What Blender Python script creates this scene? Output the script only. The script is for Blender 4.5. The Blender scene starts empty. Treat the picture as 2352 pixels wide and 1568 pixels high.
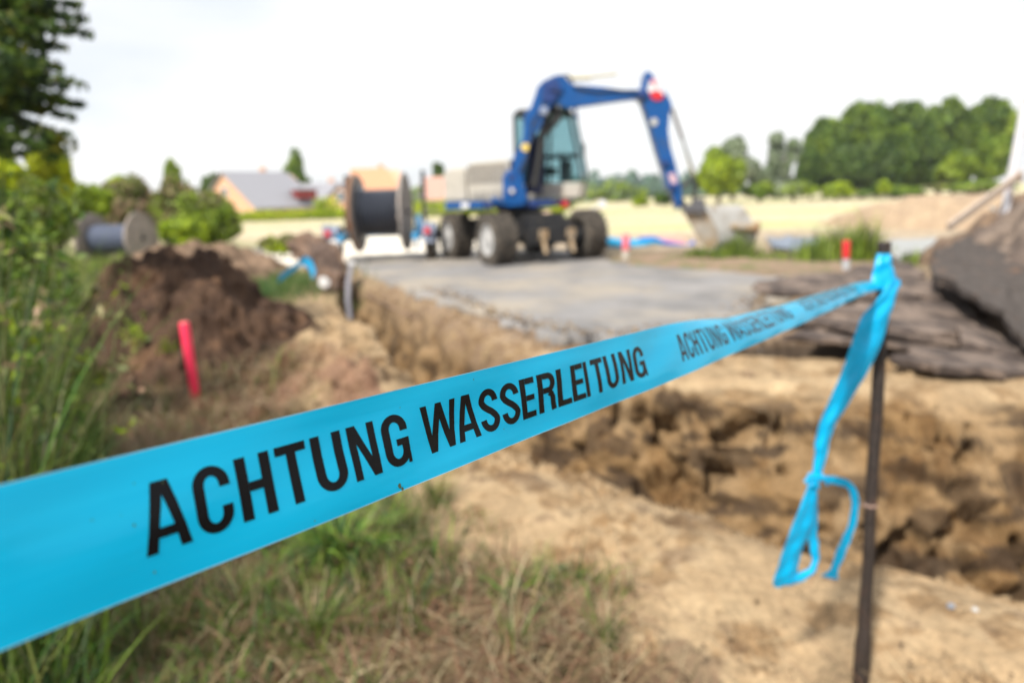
import bpy, bmesh, math, random
import numpy as np
from mathutils import Vector, Matrix
from mathutils.geometry import tessellate_polygon

S = bpy.context.scene
COL = S.collection
rad = math.radians
# ------------------------------------------------------------------ camera
CAMZ, FPX, PITCH, ROLL = 1.62, 1568.0, rad(11.85), rad(1.8)
cam = bpy.data.cameras.new("camera"); camo = bpy.data.objects.new("camera", cam); COL.objects.link(camo)
cam.sensor_width = 36.0; cam.lens = 24.0; cam.clip_start = 0.02; cam.clip_end = 3000
camo.location = (0, 0, CAMZ)
camo.rotation_euler = (Matrix.Rotation(math.pi/2-PITCH, 4, 'X') @ Matrix.Rotation(-ROLL, 4, 'Z')).to_euler()
cam.dof.use_dof = True; cam.dof.focus_distance = 0.50; cam.dof.aperture_fstop = 3.7; cam.dof.aperture_blades = 0
S.camera = camo
# ------------------------------------------------------------------ sky, sun, exposure
SUN_EL, SUN_AZ = 48.0, 215.0        # azimuth clockwise from +Y: behind the camera, to its left
w = bpy.data.worlds.new("World"); S.world = w; w.use_nodes = True
nt = w.node_tree; nt.nodes.clear()
def N(t, ty, **k):
    n = t.nodes.new(ty)
    for a, b in k.items(): setattr(n, a, b)
    return n
sky = N(nt, 'ShaderNodeTexSky', sky_type='NISHITA', sun_disc=False)
sky.sun_elevation = rad(SUN_EL); sky.sun_rotation = rad(SUN_AZ); sky.air_density = 1.0; sky.dust_density = 2.0
tc = N(nt, 'ShaderNodeTexCoord'); mp = N(nt, 'ShaderNodeMapping'); mp.inputs['Scale'].default_value = (1.0, 1.0, 3.2)
nz = N(nt, 'ShaderNodeTexNoise'); nz.inputs['Scale'].default_value = 2.2; nz.inputs['Detail'].default_value = 5
cr = N(nt, 'ShaderNodeMapRange'); cr.inputs['From Min'].default_value = 0.30; cr.inputs['From Max'].default_value = 0.60
cr.inputs['To Min'].default_value = 0.80; cr.inputs['To Max'].default_value = 1.0
mx = N(nt, 'ShaderNodeMix', data_type='RGBA'); nzc = N(nt, 'ShaderNodeTexNoise'); nzc.inputs['Scale'].default_value = 1.3; nzc.inputs['Detail'].default_value = 6; cl = N(nt, 'ShaderNodeMix', data_type='RGBA'); cl.inputs['A'].default_value = (4.0, 4.25, 4.6, 1); cl.inputs['B'].default_value = (5.2, 5.2, 5.2, 1); clr = N(nt, 'ShaderNodeMapRange'); clr.inputs['From Min'].default_value = .40; clr.inputs['From Max'].default_value = .55
bg = N(nt, 'ShaderNodeBackground'); bg.inputs['Strength'].default_value = 0.10
ou = N(nt, 'ShaderNodeOutputWorld')
L = nt.links.new
L(tc.outputs['Generated'], mp.inputs['Vector']); L(mp.outputs[0], nzc.inputs['Vector']); L(nzc.outputs['Fac'], clr.inputs['Value']); L(clr.outputs[0], cl.inputs['Factor']); L(cl.outputs['Result'], mx.inputs['B']); L(mp.outputs[0], nz.inputs['Vector']); L(nz.outputs['Fac'], cr.inputs['Value'])
L(cr.outputs[0], mx.inputs['Factor']); L(sky.outputs[0], mx.inputs['A']); L(mx.outputs['Result'], bg.inputs['Color']); L(bg.outputs[0], ou.inputs[0])
sun = bpy.data.lights.new("sun", 'SUN'); suno = bpy.data.objects.new("sun", sun); COL.objects.link(suno)
sun.energy = 3.0; sun.angle = rad(4); sun.color = (1.0, 0.95, 0.86)
sd = Vector((math.sin(rad(SUN_AZ))*math.cos(rad(SUN_EL)), math.cos(rad(SUN_AZ))*math.cos(rad(SUN_EL)), math.sin(rad(SUN_EL))))
suno.rotation_euler = sd.to_track_quat('Z', 'Y').to_euler(); suno.location = sd*50
S.view_settings.view_transform = 'Standard'; S.view_settings.look = 'None'; S.view_settings.gamma = 1
S.view_settings.exposure = 1.12
S.render.engine = 'CYCLES'; S.cycles.use_denoising = True; S.cycles.max_bounces = 6; S.cycles.transparent_max_bounces = 12
S.cycles.caustics_reflective = False; S.cycles.caustics_refractive = False

# ------------------------------------------------------------------ survey helpers: sight lines measured on the photograph
_f = np.array([0, math.cos(PITCH), -math.sin(PITCH)]); _u = np.array([0, math.sin(PITCH), math.cos(PITCH)]); _r = np.array([1., 0, 0])
def ray(px, py):
    x = (px-1176)/FPX; y = -(py-784)/FPX; c, s = math.cos(-ROLL), math.sin(-ROLL)
    x, y = c*x-s*y, s*x+c*y
    return _r*x+_u*y+_f
def at(px, py, Y):
    d = ray(px, py); return Vector(np.array([0, 0, CAMZ])+d*(Y/d[1]))
def onz(px, py, z):
    d = ray(px, py); return Vector(np.array([0, 0, CAMZ])+d*((z-CAMZ)/d[2]))

# ------------------------------------------------------------------ noise
_rg = np.random.default_rng(7); _perm = _rg.permutation(256); _perm = np.concatenate([_perm, _perm])
_g = _rg.normal(size=(256, 3)); _g /= np.linalg.norm(_g, axis=1)[:, None]
def pn(x, y, z=0.0):
    x, y, z = np.broadcast_arrays(np.asarray(x, float), y, z)
    xi, yi, zi = np.floor(x).astype(int), np.floor(y).astype(int), np.floor(z).astype(int)
    xf, yf, zf = x-xi, y-yi, z-zi
    f = lambda t: t*t*t*(t*(t*6-15)+10)
    u, v, q = f(xf), f(yf), f(zf); r = 0
    for dx in (0, 1):
        for dy in (0, 1):
            for dz in (0, 1):
                g = _g[_perm[_perm[_perm[(xi+dx) & 255]+((yi+dy) & 255)]+((zi+dz) & 255)]]
                d = g[..., 0]*(xf-dx)+g[..., 1]*(yf-dy)+g[..., 2]*(zf-dz)
                r = r+d*(u if dx else 1-u)*(v if dy else 1-v)*(q if dz else 1-q)
    return r*1.4
def fbm(x, y, z=0.0, o=4, g=0.5):
    r = 0; a = 1.0; s = 1.0
    for i in range(o): r = r+a*pn(x*s+17*i, y*s-9*i, z*s+5*i); a *= g; s *= 2.03
    return r
def ss(a, b, x): t = np.clip((x-a)/(b-a), 0, 1); return t*t*(3-2*t)

# ------------------------------------------------------------------ materials
MATS = {}
def mat(name, col, rough=0.6, metal=0.0, var=0.12, scale=8.0, bump=0.0, bscale=40.0, col2=None, attr=None, spec=0.5,
        dirt=None, dscale=3.0, dth=0.55, coat=0.0, trans=0.0, vscale=None, alpha=1.0):
    if name in MATS: return MATS[name]
    m = bpy.data.materials.new(name); m.use_nodes = True; t = m.node_tree; b = t.nodes['Principled BSDF']; L = t.links.new
    b.inputs['Roughness'].default_value = rough; b.inputs['Metallic'].default_value = metal
    b.inputs['Specular IOR Level'].default_value = spec; b.inputs['Coat Weight'].default_value = coat
    b.inputs['Alpha'].default_value = alpha
    tc = N(t, 'ShaderNodeTexCoord'); mp = N(t, 'ShaderNodeMapping')
    if vscale: mp.inputs['Scale'].default_value = vscale
    L(tc.outputs['Object'], mp.inputs['Vector'])
    n = N(t, 'ShaderNodeTexNoise'); n.inputs['Scale'].default_value = scale; n.inputs['Detail'].default_value = 6; n.inputs['Roughness'].default_value = 0.62
    L(mp.outputs[0], n.inputs['Vector'])
    mr = N(t, 'ShaderNodeMapRange'); mr.inputs['From Min'].default_value = 0.3; mr.inputs['From Max'].default_value = 0.7
    L(n.outputs['Fac'], mr.inputs['Value'])
    if attr:
        a = N(t, 'ShaderNodeAttribute'); a.attribute_name = attr; src = a.outputs['Color']
        mr.inputs['To Min'].default_value = 1-var; mr.inputs['To Max'].default_value = 1+var
        mu = N(t, 'ShaderNodeVectorMath', operation='SCALE'); L(src, mu.inputs[0]); L(mr.outputs[0], mu.inputs['Scale']); out = mu.outputs[0]
    else:
        c1 = tuple(c*(1-var) for c in col)+(1,); c2 = tuple(min(1, c*(1+var)) for c in (col2 or col))+(1,)
        mixn = N(t, 'ShaderNodeMix', data_type='RGBA'); mixn.inputs['A'].default_value = c1; mixn.inputs['B'].default_value = c2
        L(mr.outputs[0], mixn.inputs['Factor']); out = mixn.outputs['Result']
    if dirt:
        n2 = N(t, 'ShaderNodeTexNoise'); n2.inputs['Scale'].default_value = dscale; n2.inputs['Detail'].default_value = 8; n2.inputs['Roughness'].default_value = 0.7
        L(mp.outputs[0], n2.inputs['Vector'])
        m2 = N(t, 'ShaderNodeMapRange'); m2.inputs['From Min'].default_value = dth-0.06; m2.inputs['From Max'].default_value = dth+0.1
        L(n2.outputs['Fac'], m2.inputs['Value'])
        mx2 = N(t, 'ShaderNodeMix', data_type='RGBA'); L(m2.outputs[0], mx2.inputs['Factor']); L(out, mx2.inputs['A']); mx2.inputs['B'].default_value = tuple(dirt)+(1,)
        out = mx2.outputs['Result']
    L(out, b.inputs['Base Color'])
    if bump:
        n3 = N(t, 'ShaderNodeTexNoise'); n3.inputs['Scale'].default_value = bscale; n3.inputs['Detail'].default_value = 6
        L(mp.outputs[0], n3.inputs['Vector']); bp = N(t, 'ShaderNodeBump'); bp.inputs['Strength'].default_value = bump; bp.inputs['Distance'].default_value = 0.02
        L(n3.outputs['Fac'], bp.inputs['Height']); L(bp.outputs[0], b.inputs['Normal'])
    if trans:
        tr = N(t, 'ShaderNodeBsdfTranslucent'); L(out, tr.inputs['Color']); ms = N(t, 'ShaderNodeMixShader'); ms.inputs[0].default_value = trans
        L(b.outputs[0], ms.inputs[1]); L(tr.outputs[0], ms.inputs[2]); L(ms.outputs[0], t.nodes['Material Output'].inputs[0])
    MATS[name] = m; return m
M_blue = mat('blue_paint', (0.0, 0.068, 0.255), 0.45, spec=.3, var=.12, scale=3, dirt=(.05, .07, .12), dscale=4, dth=.62, coat=.2)
M_blued = mat('dark_blue_paint', (0.008, 0.035, 0.16), 0.45, dirt=(.04, .04, .05), dscale=4, dth=.58)
M_blue2 = mat('pale_blue_paint', (0.05, 0.32, 0.62), 0.45, dirt=(.2, .22, .25), dscale=6, dth=.6)
M_grayp = mat('blue_grey_fender', (.24, .28, .38), .5)
M_cream = mat('cream_paint', (0.44, 0.41, 0.36), 0.45, dirt=(.35, .3, .22), dscale=5, dth=.6)
M_black = mat('black_metal', (0.012, 0.013, 0.016), 0.55, dirt=(.06, .05, .04), dscale=6, dth=.58)
M_rubber = mat('dusty_rubber', (0.040, 0.035, 0.03), 0.85, var=.35, scale=12, dirt=(.11, .09, .07), dscale=7, dth=.50, bump=.3)
M_rim = mat('rim_white', (0.42, 0.42, 0.42), 0.5, dirt=(.25, .2, .16), dscale=8, dth=.6)
M_steel = mat('worn_steel', (0.36, 0.33, 0.29), 0.5, metal=.3, var=.25, dirt=(.36, .25, .14), dscale=3, dth=.45)
M_chrome = mat('piston_rod', (0.75, 0.66, 0.42), 0.25, metal=.6)
M_red = mat('red_lamp', (0.55, 0.02, 0.03), 0.3)
M_white = mat('white_paint', (0.75, 0.75, 0.76), 0.5, dirt=(.5, .5, .5))
M_yel = mat('yellow_sticker', (0.75, 0.55, 0.12), 0.5)
M_hose = mat('rubber_hose', (0.02, 0.02, 0.02), 0.5)
M_rust = mat('rusty_steel', (0.26, 0.12, 0.055), 0.8, var=.35, scale=10, dirt=(.12, .06, .035), dscale=8, dth=.55, bump=.3)
M_stake = mat('rusty_bar', (0.026, 0.018, 0.015), 0.6, var=.4, scale=30, dirt=(.07, .035, .024), dscale=25, dth=.60, bump=.5, bscale=120)
M_wood = mat('grey_wood', (0.30, 0.27, 0.25), 0.85, var=.3, scale=6, vscale=(1, 1, 8), dirt=(.34, .19, .11), dscale=3, dth=.60, bump=.3)
M_woodrust = mat('rusty_wood', (0.42, 0.24, 0.15), 0.85, var=.3, scale=6, dirt=(.3, .27, .25), dscale=4, dth=.55)
M_plank = mat('plank_wood', (0.40, 0.32, 0.26), 0.8, var=.25, scale=5, vscale=(1, 1, 12))
M_cable = mat('black_cable', (0.022, 0.027, 0.042), 0.30, spec=.8)
M_cable2 = mat('blue_grey_cable', (0.10, 0.12, 0.18), 0.45)
M_pink = mat('pink_paint', (0.85, 0.035, 0.10), 0.45, var=.12, dirt=(.6, .08, .08), dscale=20, dth=.62)
M_pinktop = mat('pink_cut_end', (0.85, 0.22, 0.20), 0.6)
M_pinkbase = mat('pale_red_wood', (0.42, 0.10, 0.08), 0.8, dirt=(.3, .18, .12))
M_redp = mat('red_paint', (0.62, 0.02, 0.03), 0.5)
M_asph = mat('asphalt', (0.205, 0.197, 0.195), 0.9, var=.34, scale=1.4, dirt=(.31, .27, .22), dscale=.6, dth=.52, bump=.6, bscale=60)
M_asphb = mat('broken_asphalt', (0.062, 0.046, 0.040), 0.95, var=.4, scale=9, dirt=(.20, .15, .12), dscale=3, dth=.50, bump=1.0, bscale=45)
M_concr = mat('pale_concrete', (0.30, 0.31, 0.31), 0.9, var=.12, dirt=(.3, .28, .26), dscale=3)
M_brick = mat('brick_orange', (0.58, 0.34, 0.22), 0.9, var=.15, scale=3)
M_roofg = mat('grey_roof_tiles', (0.26, 0.26, 0.29), 0.7, var=.12, vscale=(1, 1, 6))
M_roofo = mat('orange_roof_tiles', (0.56, 0.27, 0.15), 0.8)
M_roofp = mat('pinkish_roof_tiles', (0.45, 0.26, 0.21), 0.8)
M_redw = mat('dark_red_boards', (0.22, 0.015, 0.02), 0.6)
M_plaster = mat('pale_plaster', (0.62, 0.57, 0.52), 0.9)
M_winw = mat('white_window_frame', (0.7, 0.7, 0.7), 0.5)
M_bark = mat('bark', (0.10, 0.075, 0.055), 0.9, var=.3, scale=10)
M_leaf = mat('leaves', (1, 1, 1), 0.5, attr='tint', var=.15, trans=.35, spec=.3)
M_grass = mat('grass_blades', (1, 1, 1), 0.5, attr='tint', var=.1, trans=.3, spec=.3)
M_ground = mat('ground_soil', (1, 1, 1), 0.95, attr='tint', var=.22, scale=34, bump=.9, bscale=55, spec=.2)
M_plas = mat('blue_grey_sheeting', (0.17, 0.20, 0.25), 0.45, var=.5, scale=5)
M_pipe = mat('blue_plastic_pipe', (0.01, 0.20, 0.62), 0.35)
M_glove = mat('pinkish_plastic', (0.62, 0.30, 0.27), 0.5)
M_tape2 = mat('blue_strip', (0.02, 0.33, 0.62), 0.35)
def glassmat():
    m = bpy.data.materials.new('cab_glass'); m.use_nodes = True; t = m.node_tree; b = t.nodes['Principled BSDF']
    tr = N(t, 'ShaderNodeBsdfTransparent'); tr.inputs[0].default_value = (.80, .93, .95, 1)
    b.inputs['Base Color'].default_value = (.03, .06, .07, 1); b.inputs['Roughness'].default_value = .06
    ms = N(t, 'ShaderNodeMixShader'); ms.inputs[0].default_value = .14
    t.links.new(tr.outputs[0], ms.inputs[1]); t.links.new(b.outputs[0], ms.inputs[2]); t.links.new(ms.outputs[0], t.nodes['Material Output'].inputs[0]); return m
M_glass = glassmat()

# ------------------------------------------------------------------ object helpers
def tag(o, label=None, cat=None, group=None, kind=None):
    if label: o['label'] = label
    if cat: o['category'] = cat
    if group: o['group'] = group
    if kind: o['kind'] = kind
    return o
def empty(name, loc, label=None, cat=None, group=None, rz=0.0):
    o = bpy.data.objects.new(name, None); COL.objects.link(o); o.location = loc; o.rotation_euler = (0, 0, rz); o.empty_display_size = .2
    return tag(o, label, cat, group)
def root_loc(p):
    v = Vector((0, 0, 0))
    while p is not None: v += p.location; p = p.parent
    return v
def mesh_np(name, V, F, m, parent=None, tint=None, smooth=False, k=None):
    """V (n,3), F (m,k) uniform faces"""
    me = bpy.data.meshes.new(name); V = np.asarray(V, np.float32); F = np.asarray(F, np.int32)
    if parent is not None: V = V-np.array(root_loc(parent), np.float32)
    me.vertices.add(len(V)); me.vertices.foreach_set('co', V.ravel())
    kk = F.shape[1]; me.loops.add(F.size); me.loops.foreach_set('vertex_index', F.ravel()); me.polygons.add(len(F))
    me.polygons.foreach_set('loop_start', np.arange(0, F.size, kk, dtype=np.int32)); me.polygons.foreach_set('loop_total', np.full(len(F), kk, np.int32))
    if smooth: me.polygons.foreach_set('use_smooth', np.ones(len(F), bool))
    me.update(calc_edges=True)
    if tint is not None:
        a = me.attributes.new('tint', 'FLOAT_COLOR', 'POINT'); c = np.ones((len(V), 4), np.float32); c[:, :3] = tint; a.data.foreach_set('color', c.ravel())
    me.materials.append(m); o = bpy.data.objects.new(name, me); COL.objects.link(o)
    if parent is not None: o.parent = parent
    return o
class MB:
    def __init__(s): s.v = []; s.f = []
    def add(s, vs, fs):
        b = len(s.v); s.v += [tuple(v) for v in vs]; s.f += [tuple(b+i for i in f) for f in fs]; return s
    def obox(s, c, h, ax=None, taper=1.0):
        """box: centre, half sizes, axes (3 unit vectors)"""
        ax = ax or (Vector((1, 0, 0)), Vector((0, 1, 0)), Vector((0, 0, 1))); c = Vector(c); vs = []
        for z in (-1, 1):
            for y in (-1, 1):
                for x in (-1, 1):
                    k = taper if z > 0 else 1
                    vs.append(c+ax[0]*h[0]*x*k+ax[1]*h[1]*y*k+ax[2]*h[2]*z)
        return s.add(vs, [(0, 2, 3, 1), (4, 5, 7, 6), (0, 1, 5, 4), (2, 6, 7, 3), (0, 4, 6, 2), (1, 3, 7, 5)])
    def tube(s, pts, r, n=10, cap=True):
        pts = [Vector(p) for p in pts]; rs = r if isinstance(r, (list, tuple)) else [r]*len(pts); vs = []; fs = []; u = None
        for i, p in enumerate(pts):
            t = (pts[min(i+1, len(pts)-1)]-pts[max(i-1, 0)]).normalized()
            if u is None: u = t.orthogonal().normalized()
            else: u = (u-t*u.dot(t)).normalized()
            q = t.cross(u)
            for k in range(n):
                a = 2*math.pi*k/n; vs.append(p+(u*math.cos(a)+q*math.sin(a))*rs[i])
        for i in range(len(pts)-1):
            for k in range(n): fs.append((i*n+k, i*n+(k+1) % n, (i+1)*n+(k+1) % n, (i+1)*n+k))
        if cap: fs.append(tuple(range(n-1, -1, -1))); fs.append(tuple((len(pts)-1)*n+k for k in range(n)))
        return s.add(vs, fs)
    def lathe(s, c, axis, prof, n=32, closed=False):
        """prof: (along axis, radius)"""
        c = Vector(c); axis = Vector(axis).normalized(); u = axis.orthogonal().normalized(); q = axis.cross(u); vs = []; fs = []
        for a0, r in prof:
            for k in range(n):
                a = 2*math.pi*k/n; vs.append(c+axis*a0+(u*math.cos(a)+q*math.sin(a))*r)
        m = len(prof)
        for i in range(m if closed else m-1):
            j = (i+1) % m
            for k in range(n): fs.append((i*n+k, i*n+(k+1) % n, j*n+(k+1) % n, j*n+k))
        if not closed: fs.append(tuple(range(n-1, -1, -1))); fs.append(tuple((m-1)*n+k for k in range(n)))
        return s.add(vs, fs)
    def prism(s, poly, d):
        """closed outline of 3D points swept by vector d"""
        poly = [Vector(p) for p in poly]; n = len(poly); d = Vector(d)
        tris = tessellate_polygon([poly]); vs = poly+[p+d for p in poly]
        fs = [tuple(t) for t in tris]+[tuple(n+i for i in reversed(t)) for t in tris]
        fs += [(i, (i+1) % n, n+(i+1) % n, n+i) for i in range(n)]
        return s.add(vs, fs)
    def build(s, name, m, parent=None, bevel=0.0, smooth=False, sub=0, noise=0.0, nscale=3.0, seg=2, grid=0.0, amp=None):
        me = bpy.data.meshes.new(name); off = root_loc(parent)
        me.from_pydata([Vector(v)-off for v in s.v], [], s.f); me.materials.append(m)
        bm = bmesh.new(); bm.from_mesh(me); bmesh.ops.remove_doubles(bm, verts=bm.verts, dist=1e-5); bmesh.ops.recalc_face_normals(bm, faces=bm.faces)
        if bevel:
            es = [e for e in bm.edges if len(e.link_faces) == 2 and e.calc_face_angle(0) > rad(30)]
            bmesh.ops.bevel(bm, geom=es, offset=bevel, segments=seg, profile=.6, affect='EDGES', clamp_overlap=True)
        if sub: bmesh.ops.subdivide_edges(bm, edges=bm.edges, cuts=sub, use_grid_fill=True)
        if grid:
            for ax_ in range(2):
                a_ = [v.co[ax_] for v in bm.verts]; k_ = min(a_)+grid*.7
                while k_ < max(a_):
                    co_ = [0, 0, 0]; co_[ax_] = k_; no_ = [0, 0, 0]; no_[ax_] = 1; no_[2] = .13; k_ += grid
                    bmesh.ops.bisect_plane(bm, geom=list(bm.verts)+list(bm.edges)+list(bm.faces), plane_co=co_, plane_no=no_)
        if noise:
            bmesh.ops.recalc_face_normals(bm, faces=bm.faces); co = np.array([v.co+off for v in bm.verts]); bm.normal_update()
            nn = fbm(co[:, 0]*nscale, co[:, 1]*nscale, co[:, 2]*nscale, 4, .6)*noise
            for v, a in zip(bm.verts, nn): v.co += v.normal*a
        for f in bm.faces: f.smooth = smooth
        bm.to_mesh(me); bm.free()
        o = bpy.data.objects.new(name, me); COL.objects.link(o)
        if smooth:
            try: me.set_sharp_from_angle(angle=rad(35))
            except Exception: pass
        if parent is not None: o.parent = parent
        return o
def struct(o): o['kind'] = 'structure'; return o

# ------------------------------------------------------------------ ground
NL = np.array([(-6.5, 22), (-3.9, 15.5), (-2.87, 11.1), (-2.12, 8.7), (-1.35, 6.7), (-.95, 5.9), (-.36, 4.6), (.04, 4.05), (.62, 3.5), (1.05, 3.0), (1.4, 2.72), (1.95, 2.32), (3.5, 1.5), (7, 0.5), (12, -.5)])
FT = np.array([(-6.3, 22.3), (-3.7, 16.2), (-3.1, 14.2), (-1.85, 11.0), (-.95, 8.9), (-.2, 7.0), (.35, 5.95), (1.0, 5.35), (1.8, 5.1), (2.9, 4.85), (3.9, 4.7), (6, 4.2), (9, 3.8), (14, 3.5)])
def sdist(P, x, y):
    """signed distance to an open polyline, positive to its left when walking backwards (the road side)"""
    best = np.full(x.shape, 1e9); sg = np.ones(x.shape)
    for (ax, ay), (bx, by) in zip(P[:-1], P[1:]):
        dx, dy = bx-ax, by-ay; l = dx*dx+dy*dy; t = np.clip(((x-ax)*dx+(y-ay)*dy)/l, 0, 1)
        d = np.hypot(x-ax-t*dx, y-ay-t*dy); c = dx*(y-ay)-dy*(x-ax); m = d < best-1e-9
        best = np.where(m, d, best); sg = np.where(m, np.where(c >= 0, 1.0, -1.0), sg)
    return best*sg
def bump(x, y, cx, cy, rx, ry, rot=0.0):
    c, s = math.cos(rot), math.sin(rot); X = (x-cx)*c+(y-cy)*s; Y = -(x-cx)*s+(y-cy)*c
    return np.clip(1-(X/rx)**2-(Y/ry)**2, 0, 1)
def gz_cols(x, y, full=True):
    x = np.asarray(x, float); y = np.asarray(y, float)
    near = ss(14, 3, y)*ss(-9, -3, x)
    wx = x+.12*fbm(x*1.3, y*1.3, 3., 3)*near+.008*fbm(x*5, y*5, 1.)*near; wy = y+.12*fbm(x*1.3+9, y*1.3, 7., 3)*near+.008*fbm(x*5, y*5, 8.)*near
    dn = sdist(NL, wx, wy); df = -sdist(FT, wx, wy)          # both positive inside the trench
    base_n = .02*fbm(x*.9, y*.9)+.12*ss(10, 18, y)+.04*ss(25, 50, y)
    base_f = .27+.015*fbm(x*.8, y*.8)-.11*ss(10.5, 14, y)+0.0*x
    wr = ss(-.6, .9, x)
    base_f = base_f-(.10*wr*ss(7.5, 5.2, y))
    spill = .07*np.exp(-((dn+.35)/.30)**2)*ss(8, 6, y)
    spill = spill+.22*bump(x, y, -1.75, 6.6, .75, 1.0)**.8+.16*bump(x, y, -1.25, 5.35, .55, .5)+.10*bump(x, y, -2.4, 8.3, .6, 1.3)
    lay = .5+.5*np.sin((y*1.0+x*.35+.35*fbm(x*.8, y*.8, 5.))*12)
    rgh = ss(0, .25, bump(x, y, -1.9, 7.0, 1.3, 2.4)); spill = spill+rgh*(.06*lay+.20*np.abs(fbm(x*1.8, y*1.8, 12., 4, .6))-.10*ss(.2, .45, fbm(x*2.6, y*2.6, 31.)))
    zn = base_n+spill
    # far side slope
    led = ss(0, .25, df)
    prof_r = .22*np.minimum(df, .45)+1.38*np.clip(df-.45, 0, 9)
    prof_l = .6*np.minimum(df, .22)+2.4*np.clip(df-.22, 0, 9)
    zf = base_f-(prof_r*wr+prof_l*(1-wr))
    zf = zf+led*ss(-.9, 0, zf)*.035*np.sin((zf+.16*fbm(x*1.1, y*1.1, 0., 3))*2*np.pi/.27)*wr
    zw = zn*0+base_n+.05-3.2*np.maximum(dn, 0)
    inside = (dn > 0) & (df > 0)
    floor = -.95+.08*fbm(x*2, y*2, 2.)
    zin = np.maximum(np.maximum(zf, zw), floor)
    z = np.where(inside, zin, np.where(df <= 0, base_f, zn))
    z = np.where((dn <= 0), zn, z)
    # verge mound beyond the road, heaps of far sand
    z = z+.10*bump(x, y, 4.2, 14.4, 3.4, 1.2, -.55)
    # colours
    n1 = fbm(x*2.1, y*2.1, 1., 4, .6); n2 = fbm(x*6.5, y*6.5, z*6.5+4., 4, .6); n3 = fbm(x*.7, y*.7, 9.)
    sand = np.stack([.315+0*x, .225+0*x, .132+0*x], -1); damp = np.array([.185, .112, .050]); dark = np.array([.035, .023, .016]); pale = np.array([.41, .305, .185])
    def mixc(A, B, t): return A*(1-t[..., None])+B*t[..., None]
    C = mixc(sand, pale, ss(-.1, .5, n1)*.7)
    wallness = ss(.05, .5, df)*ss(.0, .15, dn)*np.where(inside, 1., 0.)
    C = mixc(C, damp*np.ones_like(C), np.clip(wallness*(.80+.5*n1), 0, 1))
    soil_shade = wallness*np.maximum(ss(.20, .40, fbm(x*1.7+3, y*1.7, z*7.+2, 4, .65)), .8*ss(.20, .36, fbm(x*2.6+7, y*2.6, z*5.5, 3, .5)))  # dark topsoil clods, plus near-black painted in as shadow of wall hollows
    C = mixc(C, dark, np.clip(soil_shade, 0, 1)*.85)
    topl = (1-wr)*np.where(inside, 1., 0.)*ss(-.25, .15, z)*ss(-.2, .35, n2+.2)
    C = mixc(C, np.array([.15, .10, .068]), np.clip(topl, 0, 1)*.8)
    # near side: sand strip then grass litter / brown soil
    wdt = 1.0+.35*n3+.25*n1
    gr = ss(0, .35, -dn-wdt)
    litter = mixc(np.ones_like(C)*np.array([.13, .085, .045]), np.array([.07, .06, .025]), ss(-.3, .4, n2))
    litter = mixc(litter, np.array([.20, .11, .07]), ss(.1, .6, n1)*.7)
    C = mixc(C, litter, gr*np.where(dn < 0, 1., 0.))
    C = mixc(C, np.array([.10, .062, .04]), np.where(dn < 0, 1., 0.)*ss(.30, .6, n1+.25*n2)*(1-gr)*.6)
    # reddish brown earth round the pink stake
    rb = np.clip(bump(x, y, -2.5, 5.1, 2.0, 1.4)*2, 0, 1)*ss(-.35, .3, n1+.2)
    C = mixc(C, np.array([.20, .11, .075]), rb*np.where(dn < -.3, 1., 0.)*.8)
    # land beyond
    far = ss(.2, -.2, df)*np.where(dn > 0, 1., 0.)
    verge = mixc(np.ones_like(C)*np.array([.25, .18, .125]), np.array([.14, .15, .06]), ss(.1, .45, n1)*ss(9.5, 12, y))
    C = mixc(C, verge, far*ss(5.7, 6.6, y))
    fy = y-.35*x
    straw = mixc(np.ones_like(C)*np.array([.50, .43, .29]), np.array([.36, .42, .17]), ss(-.1, .35, fbm(x*.05, y*.2, 2.))*.8)
    straw = mixc(straw, np.array([.46, .35, .25]), ss(.1, .5, fbm(x*.04, y*.35, 6.))*.6)
    C = mixc(C, mixc(np.ones_like(C)*np.array([.40, .32, .23]), np.array([.30, .24, .17]), ss(-.2, .4, n1)), ss(17, 19.5, y+.5*np.clip(x, 0, 30)*.1+n3))
    C = mixc(C, straw, ss(23, 27, y+1.5*n3))
    C = mixc(C, np.array([.80, .74, .64]), ss(0, .3, bump(x, y, -4.5, 26, 5.0, 10.0))*.9)    # bright sandy track behind the reel
    lft = ss(-3.0, -4.2, x+.02*y+.4*n3)*ss(5.5, 8, y)*ss(60, 45, y)*ss(0, -4, x+y*.32)
    C = mixc(C, mixc(np.ones_like(C)*np.array([.13, .15, .05]), np.array([.24, .20, .10]), ss(0, .5, n1)), np.clip(lft, 0, 1)*ss(34, 30, y))
    C = mixc(C, C*np.array([.62, .55, .48]), ss(.15, .55, fbm(x*4.1, y*4.1, z*4+11., 5, .7))*np.where((y < 12) & (x > -3), 1., 0.)*.8)
    C = mixc(C, C*np.array([.66, .58, .50]), crumb(x, y)*ss(-.1, .4, fbm(x*12, y*12, 13.+z*9, 3, .6))*np.where(dn < .1, 1., .6)*np.where((y < 9) & (x > -3.2), 1., 0.)*.95)
    C = C*(1+.22*np.clip(n2, -1, 1)[..., None]+.09*np.clip(fbm(x*24, y*24, z*24., 2), -1, 1)[..., None]*np.where(y < 9, 1., 0.)[..., None])
    sandy = (1-gr)*ss(14, 10, y)
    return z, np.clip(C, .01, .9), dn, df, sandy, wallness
def crumb(x, y): return ss(-.05, .35, fbm(x*1.4, y*1.4, 40., 3))
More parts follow.
